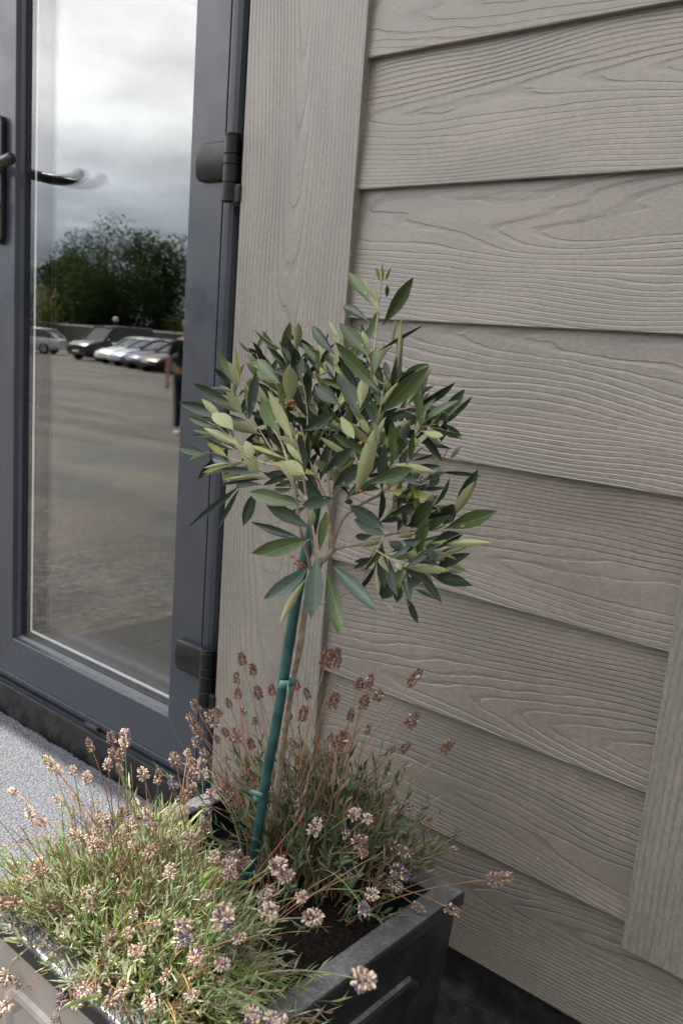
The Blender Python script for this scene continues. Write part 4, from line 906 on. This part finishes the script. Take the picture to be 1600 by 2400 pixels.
# the person mirrored at the edge of the pane
m_skin = plain('skin', (.36, .19, .13), .55, .4, .08, 20); m_trouser = plain('dark_trousers', (.022, .022, .028), .85, .2, .2, 30); m_shirt = plain('dark_top', (.016, .016, .02), .85, .2, .2, 30); m_hair = plain('dark_hair', (.02, .014, .01), .5, .4); m_shoe = plain('pale_shoe', (.50, .42, .35), .6, .3)
def skin(name, pts, edges, mat, parent, sub=2, loc=Vector((0, 0, 0))):
    me = bpy.data.meshes.new(name); me.from_pydata([tuple(Vector(p[:3])) for p in pts], edges, []); me.materials.append(mat)
    o = bpy.data.objects.new(name, me); C.objects.link(o); o.location = loc
    sk = o.modifiers.new('skin', 'SKIN'); sk.use_smooth_shade = True
    for i, p in enumerate(pts): me.skin_vertices[0].data[i].radius = (p[3], p[4] if len(p) > 4 else p[3]); me.skin_vertices[0].data[i].use_root = (i == 0)
    o.modifiers.new('sub', 'SUBSURF').levels = sub; o.modifiers['sub'].render_levels = sub
    adopt(o, parent); return o
def person(x, y, face):
    z = ground_z(y); base = Vector((x, y, z))
    root = thing('person', base, 'person in dark clothes and pale shoes, mirrored at the edge of the door glass', 'person')
    root.rotation_euler = (0, 0, face)
    rot = Matrix.Rotation(face, 4, 'Z')
    def sk(nm, pts, ed, mat, sub=2):
        o = skin(nm, pts, ed, mat, root, sub); o.matrix_parent_inverse = Matrix.Identity(4); return o
    body = [(0, 0, .95, .15, .11), (0, 0, 1.10, .14, .10), (0, 0, 1.27, .16, .11), (0, -.005, 1.40, .15, .09), (0, -.01, 1.47, .06), (0, .0, 1.54, .05), (0, .02, 1.60, .075, .085), (0, .015, 1.68, .078, .09), (0, .01, 1.74, .05, .06),
            (.17, -.01, 1.40, .055), (.25, .0, 1.13, .042), (.20, .16, .98, .032), (.17, .24, .97, .028), (-.17, -.01, 1.40, .055), (-.25, -.02, 1.13, .042), (-.27, .03, .90, .032), (-.27, .05, .82, .028),
            (.10, 0, .88, .085), (.10, .02, .50, .058), (.10, -.01, .10, .042), (-.10, 0, .88, .085), (-.10, .02, .50, .058), (-.10, -.01, .10, .042)]
    ed = [(0, 1), (1, 2), (2, 3), (3, 4), (4, 5), (5, 6), (6, 7), (7, 8), (3, 9), (9, 10), (10, 11), (11, 12), (3, 13), (13, 14), (14, 15), (15, 16), (0, 17), (17, 18), (18, 19), (0, 20), (20, 21), (21, 22)]
    sk('body', body, ed, m_skin)
    sk('trousers', [(0, 0, .96, .165, .125), (.10, 0, .86, .10), (.10, .02, .50, .072), (.10, -.01, .11, .062), (-.10, 0, .86, .10), (-.10, .02, .50, .072), (-.10, -.01, .11, .062)], [(0, 1), (1, 2), (2, 3), (0, 4), (4, 5), (5, 6)], m_trouser)
    sk('top', [(0, 0, .93, .165, .13), (0, 0, 1.10, .155, .115), (0, 0, 1.27, .175, .125), (0, -.005, 1.40, .165, .10), (0, -.01, 1.465, .075), (.18, -.01, 1.39, .07), (.245, 0, 1.18, .058), (-.18, -.01, 1.39, .07), (-.245, -.015, 1.18, .058)], [(0, 1), (1, 2), (2, 3), (3, 4), (3, 5), (5, 6), (3, 7), (7, 8)], m_shirt)
    sk('hair', [(0, -.02, 1.75, .075, .085), (0, -.055, 1.68, .085, .07), (0, -.06, 1.58, .075, .05)], [(0, 1), (1, 2)], m_hair)
    sk('nose', [(0, .095, 1.665, .012), (0, .118, 1.64, .014)], [(0, 1)], m_skin, 1)
    for s in (1, -1):
        sk('shoe', [(s * .10, -.03, .05, .045), (s * .10, .08, .045, .046), (s * .10, .17, .03, .032)], [(0, 1), (1, 2)], m_shoe)
        hx, hy, hz = (.17, .24, .97) if s == 1 else (-.27, .05, .82)
        fd = Vector((-.1, .9, -.2)) if s == 1 else Vector((0, .25, -1))
        hand = [(hx, hy, hz, .026, .018), *[(hx + fd.x * .06, hy + fd.y * .06, hz + fd.z * .06, .03, .016)]]; e = [(0, 1)]
        for k in range(4):
            ox = (k - 1.5) * .017; l_ = (.07, .08, .075, .06)[k]; b0 = len(hand)
            for q in (.5, 1.): hand.append((hx + fd.x * (.06 + l_ * q) + ox, hy + fd.y * (.06 + l_ * q) - .006 * q, hz + fd.z * (.06 + l_ * q) - (.012 * q if s == 1 else 0), .008))
            e += [(1, b0), (b0, b0 + 1)]
        b0 = len(hand); hand += [(hx - s * .035, hy + fd.y * .03 + .012, hz + fd.z * .04, .010), (hx - s * .045, hy + fd.y * .06 + .02, hz + fd.z * .07, .008)]; e += [(0, b0), (b0, b0 + 1)]
        sk('hand', hand, e, m_skin, 1)
person(-10.74, -7.85, R(-50))
